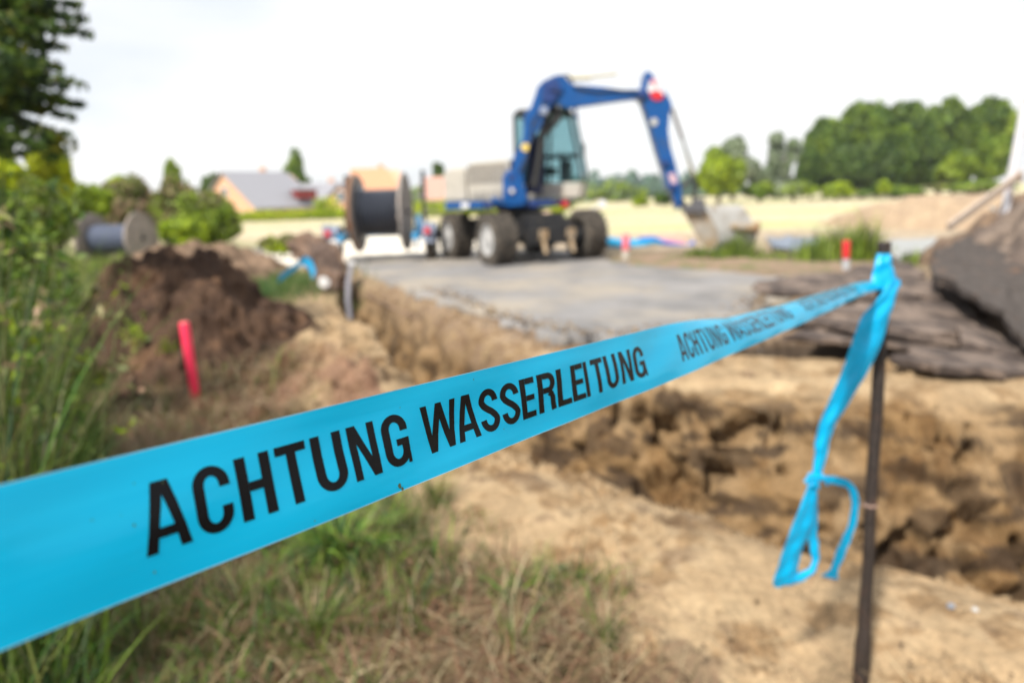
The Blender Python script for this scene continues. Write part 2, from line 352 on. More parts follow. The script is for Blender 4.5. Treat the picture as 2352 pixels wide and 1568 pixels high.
def build_ground():
    rs = [0.25]
    while rs[-1] < 1500:
        r = rs[-1]; k = .02 if r < 1.5 else (.003 if 2.4 < r < 7 else .005 if r < 8 else (.0085 if r < 20 else .035)); rs.append(r*(1+k))
    rs = np.array(rs); th = np.concatenate([np.linspace(-rad(52), rad(52), 600), np.linspace(rad(52), 2*math.pi-rad(52), 44)[1:-1]])
    R, T = np.meshgrid(rs, th, indexing='ij'); x = R*np.sin(T); y = R*np.cos(T)
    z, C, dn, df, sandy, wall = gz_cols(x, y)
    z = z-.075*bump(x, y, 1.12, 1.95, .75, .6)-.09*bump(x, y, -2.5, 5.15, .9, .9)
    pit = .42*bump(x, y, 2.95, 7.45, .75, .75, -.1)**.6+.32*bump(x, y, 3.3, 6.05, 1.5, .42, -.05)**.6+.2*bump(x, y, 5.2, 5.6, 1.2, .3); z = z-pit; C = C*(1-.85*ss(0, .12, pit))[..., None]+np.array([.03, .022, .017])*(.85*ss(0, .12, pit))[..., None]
    # clods: displacement along the surface normal
    gy = np.gradient(z, axis=0)/np.maximum(np.gradient(R, axis=0), 1e-6); gx = np.gradient(z, axis=1)/(R*np.gradient(T, axis=1))
    gx[:, -1] = 0; nx = -(gy*np.sin(T)+gx*np.cos(T)); ny = -(gy*np.cos(T)-gx*np.sin(T)); l = np.sqrt(nx*nx+ny*ny+1); nx, ny, nz_ = nx/l, ny/l, 1/l
    d = .030*fbm(x*3.2, y*3.2, z*3.2, 4, .55); rid = 1-np.abs(fbm(x*4.5+3, y*4.5, z*5.5, 4, .5))*2
    d = d*(.5+.9*wall)+wall*(.12*fbm(x*1.9, y*1.9, z*3.6+5, 3, .5)-.20*ss(.24, .40, fbm(x*3.4+7, y*3.4, z*4.2, 3, .5)))
    d = d+sandy*(.005*np.clip(rid, -1, 1)+(.010+.040*crumb(x, y))*np.clip(fbm(x*13, y*13, z*9+3., 4, .65), -.3, 1))
    fade = ss(26, 14, R); d = d*fade
    V = np.stack([x+nx*d, y+ny*d, z+nz_*d], -1).reshape(-1, 3); n, m = x.shape
    i = np.arange(n-1)[:, None]*m; j = np.arange(m)[None, :]; j2 = (j+1) % m
    F = np.stack([i+j, i+j2, i+m+j2, i+m+j], -1).reshape(-1, 4)[:, ::-1]
    V = np.vstack([V, [[0, 0, float(z[0].mean())]]]); C = np.vstack([C.reshape(-1, 3), C[0, 0][None]])
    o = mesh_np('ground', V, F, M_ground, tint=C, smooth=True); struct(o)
    return o
build_ground()
def gz(x, y): return float(gz_cols(np.array([x]), np.array([y]))[0][0])

# asphalt road sheet with a broken edge
RP = np.array([(-3.9, 17.2), (-3.35, 15.6), (-2.2, 12.2), (-1.35, 10.1), (-.35, 7.95), (.1, 7.0), (.45, 6.45), (.95, 6.15), (1.6, 6.25), (2.5, 6.8), (3.0, 8.0), (3.6, 8.8), (4.6, 9.0), (4.9, 9.3), (4.6, 9.7), (3.9, 10.4), (3.3, 11.7), (2.5, 13.4), (2.1, 15.2), (1.9, 17.4), (1.2, 18.6), (-.5, 19.6), (-2.4, 18.9), (-4.2, 18.4)])
def inpoly(P, x, y):
    r = np.zeros(x.shape, bool); j = len(P)-1
    for i in range(len(P)):
        c = ((P[i, 1] > y) != (P[j, 1] > y)) & (x < (P[j, 0]-P[i, 0])*(y-P[i, 1])/(P[j, 1]-P[i, 1]+1e-12)+P[i, 0]); r ^= c; j = i
    return r
def build_road():
    st = .06; xs = np.arange(-6.6, 8.4, st); ys = np.arange(5.8, 26.4, st); X, Y = np.meshgrid(xs, ys, indexing='ij')
    def ok(x, y): return inpoly(RP, x+.26*fbm(x*1.7, y*1.7, 1., 5, .65), y+.26*fbm(x*1.7, y*1.7, 8., 5, .65))
    K = ok(X[:-1, :-1]+st/2, Y[:-1, :-1]+st/2)
    Z = .345+.008*fbm(X*1.2, Y*1.2, 1.)+.004*fbm(X*9, Y*9, 3.)-.11*ss(10.5, 14, Y); idx = -np.ones(X.shape, int); use = np.zeros(X.shape, bool)
    for a in (0, 1):
        for b in (0, 1): use[a:X.shape[0]-1+a, b:X.shape[1]-1+b] |= K
    idx[use] = np.arange(use.sum()); n = use.sum(); V = np.stack([X[use], Y[use], Z[use]], -1); Vb = V.copy(); Vb[:, 2] -= .10+.03*fbm(V[:, 0]*3, V[:, 1]*3)
    i, j = np.nonzero(K); q = np.stack([idx[i, j], idx[i+1, j], idx[i+1, j+1], idx[i, j+1]], -1)
    E = []
    Kp = np.pad(K, 1)
    for (di, dj, a, b) in ((-1, 0, 0, 3), (1, 0, 2, 1), (0, -1, 1, 0), (0, 1, 3, 2)):
        m = ~Kp[i+1+di, j+1+dj]; E.append(np.stack([q[m, a], q[m, b], q[m, b]+n, q[m, a]+n], -1))
    F = np.vstack([q]+E); o = mesh_np('road', np.vstack([V, Vb]), F, M_asph); struct(o)
build_road()

# ------------------------------------------------------------------ barrier tape
TA = np.array([-0.14857362, 0.31925318, CAMZ-0.17637517]); TD = np.array([0.59372054, 0.80178826, -0.06805518]); TU = np.array([-0.12791919, 0.17754563, 0.97576341])
TN = np.array([0.79443854, -0.57062522, 0.2079766])       # towards the camera
TW, SEND = .0650, 2.13
def tape_pt(s, v, off=0.0):
    """s metres along the tape, v metres up from its lower edge"""
    s = np.asarray(s, float); v = np.asarray(v, float)
    tau = np.interp(s, [.48, .62, .88, 1.19, 1.58, 1.93, 2.13], [0, .45, 1.4, 1.65, 1.9, 2.15, 2.25])
    hb = np.interp(s, [.5, .88, 1.19, 1.58, 1.93, 2.13], [0, .0045, .008, .018, .024, .022])
    wv = .0012*np.sin(s*9+1)+.0006*np.sin(s*23)+.0011*np.sin(s*14+v*70)+.0005*np.sin(s*41-v*110)
    t = v/TW; tm = np.maximum(tau, 1e-4)
    # tilt grows up the width, with an S so the top lies back towards the sky
    hgt = np.where(tau > 1e-3, np.sin(tm*t)/tm, t)*TW; dep = np.where(tau > 1e-3, (1-np.cos(tm*t))/tm, 0)*TW
    sag = -.006*np.exp(-((s-.9)/.45)**2)*0
    P = TA+TD*s[..., None]+TU*(hb+hgt+sag)[..., None]-TN*(dep-wv-off)[..., None]
    return P
def glyphs():
    """letter outlines, cap height 1; each a list of (outer, holes...) in the unit x of the slot width in cap heights"""
    st, ba = .185, .15
    def rect(x0, y0, x1, y1): return [[(x0, y0), (x1, y0), (x1, y1), (x0, y1)]]
    def stroke(pts, w0):
        P = [Vector(p) for p in pts]; l = []; r = []
        for i, p in enumerate(P):
            t = (P[min(i+1, len(P)-1)]-P[max(i-1, 0)]).normalized(); n = Vector((-t.y, t.x)); l.append(p+n*w0(i)/2); r.append(p-n*w0(i)/2)
        return [[(q.x, q.y) for q in l+r[::-1]]]
    def arc(cx, cy, rx, ry, a0, a1, n=12): return [(cx+rx*math.cos(rad(a0+(a1-a0)*i/n)), cy+ry*math.sin(rad(a0+(a1-a0)*i/n))) for i in range(n+1)]
    def ww(p, x, y): return lambda i: st*abs(1)
    def sw(pts):
        P = [Vector(p) for p in pts]
        def f(i):
            t = (P[min(i+1, len(P)-1)]-P[max(i-1, 0)]).normalized(); return math.sqrt((st*t.y)**2+(ba*t.x)**2)
        return stroke(pts, f)
    G = {}
    h = st/2; b = ba/2
    G['I'] = (st, [rect(0, 0, st, 1)])
    W = .60; G['H'] = (W, [rect(0, 0, st, 1), rect(W-st, 0, W, 1), rect(st, .44, W-st, .44+ba)])
    W = .60; G['T'] = (W, [rect(0, 1-ba, W, 1), rect(W/2-h, 0, W/2+h, 1-ba)])
    W = .52; G['E'] = (W, [rect(0, 0, st, 1), rect(st, 0, W, ba), rect(st, .43, W-.04, .43+ba-.01), rect(st, 1-ba, W-.01, 1)])
    W = .50; G['L'] = (W, [rect(0, 0, st, 1), rect(st, 0, W, ba)])
    W = .64; G['N'] = (W, [[[(0, 0), (.17, 0), (.17, .66), (W-.20, 0), (W, 0), (W, 1), (W-.17, 1), (W-.17, .36), (.20, 1), (0, 1)]]])
    W = .68; G['A'] = (W, [[[(0, 0), (.17, 0), (.205, .20), (W-.205, .20), (W-.17, 0), (W, 0), (W/2+.125, 1), (W/2-.125, 1)], [(.232, .345), (W/2, .80), (W-.232, .345)]]])
    W = 1.02; c = W/2; G['W'] = (W, [[[(.15, 0), (.33, 0), (c, .66), (W-.33, 0), (W-.15, 0), (W, 1), (W-.17, 1), (W-.245, .36), (c+.085, 1), (c-.085, 1), (.245, .36), (.17, 1), (0, 1)]]])
    W = .62; r = W/2-h
    top = arc(W/2, 1-b-.215, r, .225, 0, 180, 24); bot = arc(W/2, b+.215, r, .225, 180, 360, 24)
    G['C'] = (W, [sw([(W-h, .665)]+top+bot+[(W-h, .37)])])
    G['G'] = (W, [sw([(W-h, .665)]+top+bot+[(W-h, .385)]), rect(W/2, .385, W, .385+ba-.02), rect(W-.085, 0, W, .22)])
    W = .62; r = W/2-h; G['U'] = (W, [sw([(h, 1), (h, .6)]+arc(W/2, b+.22, r, .23, 180, 360, 24)+[(W-h, .6), (W-h, 1)])])
    W = .62; x0 = W/2; r = W/2-h
    sp = [(W-h, .70)]+arc(x0, 1-b-.215, r, .215, 10, 180, 12)+[(h+.005, .70), (h+.05, .63), (x0-.07, .55), (x0+.07, .46), (W-h-.05, .37), (W-h-.005, .30)]+arc(x0, b+.215, r, .215, 0, -170, 12)+[(h, .30)]
    G['S'] = (W, [sw(sp)])
    W = .64; r = .18
    G['R'] = (W, [rect(0, 0, st, 1), sw([(st, 1-b), (W-h-.17, 1-b)]+arc(W-h-.17, .735, .17, .19, 90, -90, 10)+[(st, .545)]), sw([(W-h-.16, .48), (W-h-.06, .43), (W-h-.015, .33), (W-h-.01, .16), (W-h+.01, 0)])])
    return G
SLOTS = [('A', -38.5, 22.3), ('C', -12.7, 19.6), ('H', 11.0, 20.7), ('T', 35.2, 20.5), ('U', 59.3, 22.4), ('N', 86.4, 22.0), ('G', 113.5, 23.0),
         ('W', 151.0, 36.8), ('A', 187.0, 25.4), ('S', 214.8, 23.2), ('S', 241.2, 24.0), ('E', 267.6, 20.2), ('R', 292.0, 26.8), ('L', 322.0, 22.9),
         ('E', 347.0, 22.5), ('I', 371.0, 6.6), ('T', 385.3, 24.0), ('U', 412.0, 26.0), ('N', 445.0, 26.8), ('G', 477.0, 28.0)]
def build_tape():
    ss_ = np.concatenate([np.linspace(-.9, .45, 60), np.linspace(.46, SEND, 130)]); vs = np.linspace(0, TW, 15)
    Sg, Vg = np.meshgrid(ss_, vs, indexing='ij'); P = tape_pt(Sg, Vg); n, m = Sg.shape
    i = np.arange(n-1)[:, None]*m; j = np.arange(m-1)[None]; F = np.stack([i+j, i+j+1, i+m+j+1, i+m+j], -1).reshape(-1, 4)
    mt = bpy.data.materials.new('tape_film'); mt.use_nodes = True; t = mt.node_tree; b = t.nodes['Principled BSDF']; L = t.links.new
    at_ = N(t, 'ShaderNodeUVMap'); mp = N(t, 'ShaderNodeMapping'); mp.inputs['Scale'].default_value = (3.0, 60.0, 1)
    L(at_.outputs[0], mp.inputs[0]); nz = N(t, 'ShaderNodeTexNoise'); nz.inputs['Scale'].default_value = 1.6; nz.inputs['Detail'].default_value = 5; L(mp.outputs[0], nz.inputs[0])
    mxn = N(t, 'ShaderNodeMix', data_type='RGBA'); mxn.inputs['A'].default_value = (.0, .41, .76, 1); mxn.inputs['B'].default_value = (.015, .60, .95, 1); L(nz.outputs['Fac'], mxn.inputs['Factor'])
    L(mxn.outputs['Result'], b.inputs['Base Color']); b.inputs['Roughness'].default_value = .24; b.inputs['Specular IOR Level'].default_value = .08; b.inputs['Coat Weight'].default_value = .5; b.inputs['Coat Roughness'].default_value = .10; b.inputs['Coat IOR'].default_value = 1.42
    mp2 = N(t, 'ShaderNodeMapping'); mp2.inputs['Scale'].default_value = (2.2, 26.0, 1); L(at_.outputs[0], mp2.inputs[0]); nz2 = N(t, 'ShaderNodeTexNoise'); nz2.inputs['Scale'].default_value = 2.0; nz2.inputs['Detail'].default_value = 4
    L(mp2.outputs[0], nz2.inputs[0]); bp = N(t, 'ShaderNodeBump'); bp.inputs['Strength'].default_value = .45; bp.inputs['Distance'].default_value = .0016; L(nz2.outputs['Fac'], bp.inputs['Height']); L(bp.outputs[0], b.inputs['Normal'])
    tr = N(t, 'ShaderNodeBsdfTranslucent'); tr.inputs[0].default_value = (0, .62, .98, 1); ms = N(t, 'ShaderNodeMixShader'); ms.inputs[0].default_value = .36
    L(b.outputs[0], ms.inputs[1]); L(tr.outputs[0], ms.inputs[2]); L(ms.outputs[0], t.nodes['Material Output'].inputs[0])
    o = mesh_np('barrier_tape', P.reshape(-1, 3), F, mt, smooth=True)
    uv = o.data.uv_layers.new(name='UVMap'); li = np.zeros(len(o.data.loops), np.int32); o.data.loops.foreach_get('vertex_index', li)
    U = np.stack([Sg.ravel(), Vg.ravel()], -1)[li]; uv.data.foreach_set('uv', U.astype(np.float32).ravel())
    tag(o, 'bright blue barrier tape printed with black German warning, stretched towards the thin bar', 'barrier tape')
    em = mat('cut_edge_sheen', (.20, .52, .70), .5)  # pale strips paint the light caught along both tape edges
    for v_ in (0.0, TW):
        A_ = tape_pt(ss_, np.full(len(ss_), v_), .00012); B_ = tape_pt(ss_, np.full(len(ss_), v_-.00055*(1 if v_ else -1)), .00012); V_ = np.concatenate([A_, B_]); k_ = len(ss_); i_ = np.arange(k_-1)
        mesh_np('edge_glint', V_, np.stack([i_, i_+1, i_+1+k_, i_+k_], -1), em, parent=o)
    # lettering
    ink = mat('black_ink', (.006, .006, .007), .26, var=.2, scale=60, spec=.12)
    G = glyphs(); bm = bmesh.new(); H = .0333; cuts_v = [.0165+H*k/8 for k in range(9)]
    for rep, shift in enumerate((0, 642.0, 1284.0)):
        V = []; Fc = []
        for ch, s0, wd in SLOTS:
            gw, shapes = G[ch]
            for q, loops in enumerate(shapes):
                pl = [[Vector((x, y, 0)) for x, y in lp] for lp in loops]; tri = tessellate_polygon(pl); flat = [p for lp in pl for p in lp]
                b2 = bmesh.new(); vv = [b2.verts.new((p.x/gw*wd*.001+(s0+shift)*.001, .0160+p.y*H, 0)) for p in flat]
                for tt in tri:
                    try: b2.faces.new([vv[k] for k in tt])
                    except ValueError: pass
                for k in range(1, 8 if rep else 3): bmesh.ops.bisect_plane(b2, geom=list(b2.verts)+list(b2.edges)+list(b2.faces), plane_co=(0, .016+H*k/(8 if rep else 3), 0), plane_no=(0, 1, 0))
                bmesh.ops.triangulate(b2, faces=b2.faces); base = len(V); b2.verts.index_update()
                V += [(v.co.x, v.co.y, .00018+q*.00004) for v in b2.verts]; Fc += [[base+v.index for v in f.verts] for f in b2.faces]; b2.free()
        V = np.array(V); P = tape_pt(V[:, 0], V[:, 1], V[:, 2]); mesh_np('lettering', P, np.array(Fc), ink, parent=o)
    # a few specks of dirt
    rg = random.Random(3); mb = MB()
    for _ in range(26):
        s = rg.uniform(-.1, .6); v = rg.uniform(.002, .063); c = tape_pt(np.array(s), np.array(v), .0002); r = rg.uniform(.0002, .0006)
        mb.add([c+TD*r*math.cos(a)*rg.uniform(.6, 1.4)+TU*r*math.sin(a)*rg.uniform(.6, 1.4) for a in np.linspace(0, 2*math.pi, 8)[:-1]], [tuple(range(7))])
    for k, (s, v, r) in enumerate([(.1205, .0035, .0014), (.1225, .0012, .0009)]):
        c = tape_pt(np.array(s), np.array(v), .0004); mb.add([c+TD*r*math.cos(a)*rg.uniform(.6, 1.3)+TU*r*1.3*math.sin(a)*rg.uniform(.6, 1.3) for a in np.linspace(0, 2*math.pi, 8)[:-1]], [tuple(range(7))])
    mb.build('specks', mat('speck', (.06, .09, .03), .9), o)['kind'] = 'stuff'
    # knot, wraps, hanging tail and bow
    fm = mat('tape_knotted', (.0, .42, .76), .30, var=.12, scale=30, trans=.22, bump=.15, bscale=60)
    def ribbon(name, rows, sub=8, cross=9, pleat=.004, par=o, cup=.0):
        R = np.array(rows, float); k = len(R); tt = np.linspace(0, k-1, (k-1)*sub+1); A = []; 
        def cub(a):
            out = np.zeros(len(tt)); 
            for q, t in enumerate(tt):
                i = min(int(t), k-2); f = t-i; p0, p1, p2, p3 = a[max(i-1, 0)], a[i], a[i+1], a[min(i+2, k-1)]
                out[q] = .5*((2*p1)+(-p0+p2)*f+(2*p0-5*p1+4*p2-p3)*f*f+(-p0+3*p1-3*p2+p3)*f**3)
            return out
        c = [cub(R[:, q]) for q in range(6)]; V = []
        for q in range(len(tt)):
            l = np.array(at(c[0][q], c[1][q], c[4][q])); r = np.array(at(c[2][q], c[3][q], c[5][q])); ax = r-l; nn = np.array([0, -1, 0.1])
            for e in range(cross):
                f = e/(cross-1); dd = pleat*math.sin(f*math.pi*3.0+q*.05)+cup*math.sin(f*math.pi)+.0015*math.sin(q*.7+f*5); V.append(l+ax*f+nn*dd)
        n = len(tt); i = np.arange(n-1)[:, None]*cross; j = np.arange(cross-1)[None]; F = np.stack([i+j, i+j+1, i+cross+j+1, i+cross+j], -1).reshape(-1, 4)
        return mesh_np(name, V, F, fm, parent=par, smooth=True)
    a, b = 2.02, 2.02
    ribbon('wrap', [(2014, 583, 2047, 583, 2.02, 2.02), (2009, 605, 2049, 603, 2.01, 2.01), (2002, 632, 2058, 628, 2.01, 2.01), (1999, 662, 2068, 655, 2.0, 2.0)], pleat=.004, cup=.012)
    ribbon('wrap', [(2016, 583, 2047, 583, 2.03, 2.03), (2012, 610, 2052, 610, 2.07, 2.07), (2002, 660, 2064, 655, 2.07, 2.07)], pleat=.003, cup=-.012)
    ribbon('wrap', [(1985, 660, 1987, 673, 1.985, 1.985), (2010, 652, 2012, 668, 1.985, 1.985), (2040, 646, 2042, 664, 1.98, 1.98), (2068, 640, 2066, 662, 1.99, 1.99)], pleat=.002, cup=.003, cross=5)
    ribbon('tail', [(2044, 645, 2066, 643, 1.985, 1.99), (2024, 675, 2060, 680, 1.97, 1.98), (1978, 728, 2046, 723, 1.96, 1.97), (1961, 772, 2019, 806, 1.95, 1.965), (1926, 868, 1983, 874, 1.94, 1.955),
                    (1893, 940, 1944, 938, 1.935, 1.95), (1873, 1000, 1914, 988, 1.93, 1.945), (1870, 1040, 1902, 1035, 1.93, 1.94), (1866, 1092, 1888, 1090, 1.93, 1.935)], pleat=.0035, cup=.004)
    mb = MB()
    for (pts, r) in (([(1850, 1108), (1862, 1095), (1880, 1094), (1897, 1100), (1900, 1112)], [.006, .010, .011, .010, .006]), ([(1860, 1088), (1872, 1103), (1876, 1120)], [.008, .011, .008]), ([(1856, 1116), (1870, 1108), (1890, 1090)], [.006, .010, .007])):
        mb.tube([at(x, y, 1.925) for x, y in pts], r, 10)
    mb.build('knot', fm, o, smooth=True, sub=1, noise=.002, nscale=90)
    ribbon('bow', [(1856, 1112, 1876, 1112, 1.93, 1.93), (1840, 1155, 1877, 1160, 1.92, 1.94), (1818, 1208, 1868, 1215, 1.91, 1.94), (1798, 1262, 1850, 1248, 1.905, 1.935), (1782, 1310, 1834, 1300, 1.905, 1.93),
                   (1774, 1340, 1836, 1325, 1.91, 1.93), (1788, 1349, 1842, 1334, 1.925, 1.935)], pleat=.003, cup=.004)
    ribbon('bow', [(1868, 1112, 1876, 1112, 1.935, 1.935), (1860, 1160, 1879, 1160, 1.945, 1.95), (1853, 1215, 1878, 1220, 1.945, 1.955), (1860, 1258, 1882, 1258, 1.95, 1.955), (1864, 1290, 1882, 1285, 1.95, 1.95),
                   (1852, 1306, 1872, 1314, 1.945, 1.94), (1830, 1314, 1848, 1332, 1.935, 1.93), (1806, 1316, 1812, 1346, 1.925, 1.92)], pleat=.002, cup=.003)
    ribbon('loose_end', [(1893, 1091, 1893, 1105, 1.93, 1.93), (1918, 1093, 1917, 1112, 1.93, 1.93), (1944, 1100, 1938, 1117, 1.93, 1.93), (1966, 1122, 1951, 1128, 1.93, 1.93), (1972, 1160, 1956, 1160, 1.935, 1.935),
                         (1964, 1210, 1948, 1206, 1.94, 1.94), (1950, 1248, 1932, 1240, 1.94, 1.935), (1938, 1280, 1917, 1276, 1.935, 1.93), (1925, 1310, 1908, 1304, 1.93, 1.925), (1926, 1330, 1884, 1322, 1.935, 1.92)], pleat=.0015, cross=5)
build_tape()

# ------------------------------------------------------------------ iron bar holding the tape
def build_bar():
    pts = [(2031, 556), (2030, 640), (2020, 830), (2013, 960), (2004, 1090), (1998, 1190), (1995, 1290), (1988, 1380), (1984, 1450)]; r = [.0185]*7+[.0195, .0215]
    Y = 2.045; top = [at(x, y, Y) for x, y in pts]; d = (top[-1]-top[-3]).normalized(); g = top[-1].copy()
    while g.z > -.25: g = g+d*.05; top.append(g.copy()); r.append(.026 if g.z < .18 else .0225)
    base = top[-1].copy(); base.z = 0
    e = empty('ground_stake', base, 'thin dark rusty stake driven into the sand, blue tape knotted round its top', 'stake')
    m = MB(); m.tube(top, r, 14); m.build('shaft', M_stake, e, smooth=True, sub=1, noise=.0016, nscale=40)
    m = MB(); p = at(1999, 1158, Y); m.lathe(p-d*.004, d, [(0, .0195), (.001, .0215), (.007, .0215), (.008, .0195)], 16); m.tube([p+Vector((-.018, -.01, 0)), p+Vector((-.035, -.012, .004))], .003, 6); m.build('wire_ring', mat('pale_rust', (.30, .2, .16), .7), e)
    return base
bar_base = build_bar()

# ------------------------------------------------------------------ marker stakes
def marker(name, top, bot, Y, r, label, cat, m1, mtop=None, split=.35, m2=None, n=14, group=None):
    a = at(top[0], top[1], Y); b = at(bot[0], bot[1], Y); dd = (b-a).normalized(); e = empty(name, b, label, cat, group); b2 = b+dd*.25
    q = a+(b-a)*(1-split); mb = MB(); mb.tube([a, q], [r, r*.97], n); mb.build('painted_top', m1, e, bevel=r*.12, smooth=True)
    mb = MB(); mb.tube([q, b2], [r*.965, r*.9], n); mb.build('bare_foot', m2 or M_woodrust, e, smooth=True)
    if mtop: mb = MB(); mb.lathe(a+dd*.004, -dd, [(0, r*.8), (.010, r*.85), (.012, r*.7)], n); mb.build('cut_end', mtop, e)
marker('marker_post', (423, 741), (455, 950), 5.33, .039, 'leaning neon pink round post in front of the dark soil heap', 'marker post', M_pink, M_pinktop, .22, M_pinkbase)
marker('marker_post', (1944, 553), (1943, 612), 11.8, .062, 'short red marker post right of the road, below the weeds', 'marker post', M_redp, None, .30, mat('post_grey', (.4, .42, .46), .8))
marker('marker_post', (1438, 538), (1437, 590), 15.2, .080, 'pale pink marker post standing before the blue pipes', 'marker post', mat('pale_pink', (.80, .16, .20), .6), None, .30, mat('post_pale', (.5, .45, .4), .8))
def lathpost():
    e = empty('marker_lath', at(803, 728, 9.9), 'tall thin grey lath standing on the edge of the narrow trench', 'lath'); ax = (Vector((1, 0, 0)), Vector((0, 1, 0)), (at(801, 605, 9.9)-at(803, 728, 9.9)).normalized())
    m = MB(); p = at(802, 670, 9.9); m.tube([at(804, 760, 9.9), at(804, 728, 9.9), at(799, 690, 9.9), at(800, 650, 9.9), at(808, 606, 9.9)], [.04, .04, .043, .042, .04], 4); m.build('lath', mat('grey_lath', (.33, .33, .38), .7), e, bevel=.006)
    m = MB(); m.obox(at(808, 604, 9.9), (.05, .03, .02)); m.build('cap', M_white, e, bevel=.005)
lathpost()

# ------------------------------------------------------------------ wheeled excavator
def build_excavator():
    C0 = Vector((.25, 16.2, .225)); F = Vector((.45, -.893, 0)).normalized(); Sd = Vector((.893, .45, 0)).normalized(); Z = Vector((0, 0, 1)); ax = (F, Sd, Z)
    R = empty('excavator', C0, 'blue wheeled excavator with raised boom standing on the asphalt road', 'excavator')
    P = lambda f, s, z: C0+F*f+Sd*s+Z*z
    # undercarriage
    m = MB(); m.obox(P(0, 0, .72), (1.55, .48, .22), ax); m.obox(P(.9, 0, .95), (.5, .40, .10), ax); m.obox(P(-.9, 0, .95), (.5, .40, .10), ax); m.obox(P(1.50, 0, .60), (.12, .60, .20), ax); m.obox(P(-1.5, 0, .66), (.14, .62, .26), ax)
    m.build('chassis', M_black, R, bevel=.03)
    for f in (1.12, -1.12):
        m = MB(); m.tube([P(f, -.95, .56), P(f, -.25, .56), P(f, -.22, .56), P(f, .22, .56), P(f, .25, .56), P(f, .95, .56)], [.12, .12, .22, .22, .12, .12], 16); m.build('axle', M_black, R, bevel=.01)
    m = MB(); m.obox(P(.1, -.74, .66), (.42, .22, .20), ax); m.build('tool_box', M_black, R, bevel=.03)
    m = MB(); m.obox(P(.1, .74, .66), (.42, .22, .20), ax); m.build('tool_box', M_black, R, bevel=.03)
    for s in (-.30, .38):
        m = MB(); m.tube([P(1.68, s, .50), P(1.78, s, .22)], .05, 10); m.obox(P(1.68, s, .62), (.05, .09, .10), ax); m.build('stabiliser_arm', M_steel, R, bevel=.01)
    0 and m.prism([P(1.74, -.98, .34), P(1.84, -.98, .12), P(1.80, -.98, .10), P(1.69, -.98, .30), P(1.69, -.98, .52), P(1.74, -.98, .54)], Sd*1.96)
    # wheels
    prof = [(-.25, .36), (-.27, .44), (-.25, .52), (-.20, .55), (-.03, .555), (-.02, .535), (.02, .535), (.03, .555), (.20, .55), (.25, .52), (.27, .44), (.25, .36), (.18, .30), (-.18, .30)]
    for f in (1.12, -1.12):
        for s in (-1, 1):
            c = P(f, s*1.13, .535); m = MB(); m.lathe(c, Sd*s, [(a_, r_*.965) for a_, r_ in prof], 44, closed=True)
            u = F; q = Z
            for k in range(22):
                for side in (-1, 1):
                    a = 2*math.pi*(k+(.5 if side > 0 else 0))/22; rd = u*math.cos(a)+q*math.sin(a); tg = -u*math.sin(a)+q*math.cos(a)
                    m.obox(c+rd*.538+Sd*side*.13, (.028, .115, .035), (rd, (Sd+tg*.35*side).normalized(), (tg-Sd*.35*side).normalized()))
            w_ = m.build('wheel', M_rubber, R, smooth=False)
            m = MB(); m.lathe(c, Sd*s, [(.20, .33), (.235, .33), (.235, .30), (.15, .27), (.10, .17), (.20, .15), (.24, .13), (.245, .05), (.25, .0)][:-1], 28); 
            for k in range(8):
                a = 2*math.pi*k/8; m.tube([c+Sd*s*.10+(u*math.cos(a)+q*math.sin(a))*.21, c+Sd*s*.15+(u*math.cos(a)+q*math.sin(a))*.21], .018, 6)
            m.build('rim', M_rim, w_, bevel=0, smooth=True)
            m = MB(); m.lathe(c, -Sd*s, [(.0, .29), (.12, .27), (.14, .16), (.30, .14), (.34, .08)], 24); m.build('hub', M_black, w_, smooth=True)
        for s in (-1, 1):
            pass
    m = MB(); m.lathe(P(0, 0, .93), Z, [(0, .56), (.10, .56), (.10, .50), (.30, .50)], 30); m.build('slew_ring', M_black, R, bevel=.01)
    # upper structure, boom pointing to the right
    G = Vector((.97, -.24, 0)).normalized(); B = Vector((.24, .97, 0)).normalized(); au = (G, B, Z); Q = lambda g, b, z: C0+G*g+B*b+Z*z
    m = MB(); m.prism([Q(-1.45, -.95, 1.18), Q(.55, -.95, 1.18), Q(.95, -.70, 1.18), Q(1.10, .2, 1.18), Q(1.10, 1.20, 1.18), Q(-1.45, 1.20, 1.18)], Z*.17); dk = m.build('deck', M_blued, R, bevel=.02)
    m = MB(); m.obox(Q(-1.02, -.97, 1.265), (.44, .02, .075), au); m.build('blue_side_panel', M_blue, R, bevel=.01)
    m = MB(); m.obox(Q(-.99, -.995, 1.265), (.085, .006, .05), au); m.build('side_sticker', M_white, R)
    m = MB(); m.prism([Q(-1.52, -.85, 1.36), Q(-1.52, -.85, 1.95), Q(-1.42, -.85, 2.06), Q(-1.18, -.85, 2.12), Q(-.98, -.85, 2.05), Q(-.98, -.85, 1.36)], B*1.9); m.build('counterweight', M_cream, R, bevel=.05)
    m = MB(); m.prism([Q(-.97, -.80, 1.36), Q(-.97, -.80, 2.12), Q(-.9, -.80, 2.20), Q(-.02, -.80, 2.24), Q(.02, -.80, 2.18), Q(.02, -.80, 1.36)], B*1.05); hd = m.build('engine_hood', M_cream, R, bevel=.03)
    m = MB()
    for k in range(11): m.obox(Q(-.90+k*.082, -.812, 1.94), (.020, .012, .20), au)
    m.build('vent_grille', mat('vent_grey', (.22, .20, .18), .6), hd)
    # cab
    g0, g1, b0, b1, z0, z1 = -.06, 1.42, -.02, 1.05, 1.36, 3.33
    corners = {}
    def pane(g_a, z_a, g_b, z_b): pass
    side = [(g0, z0), (g1+.02, z0), (g1+.06, z0+.55), (g1-.10, z1-.12), (g1-.28, z1), (g0+.12, z1), (g0, z1-.1)]
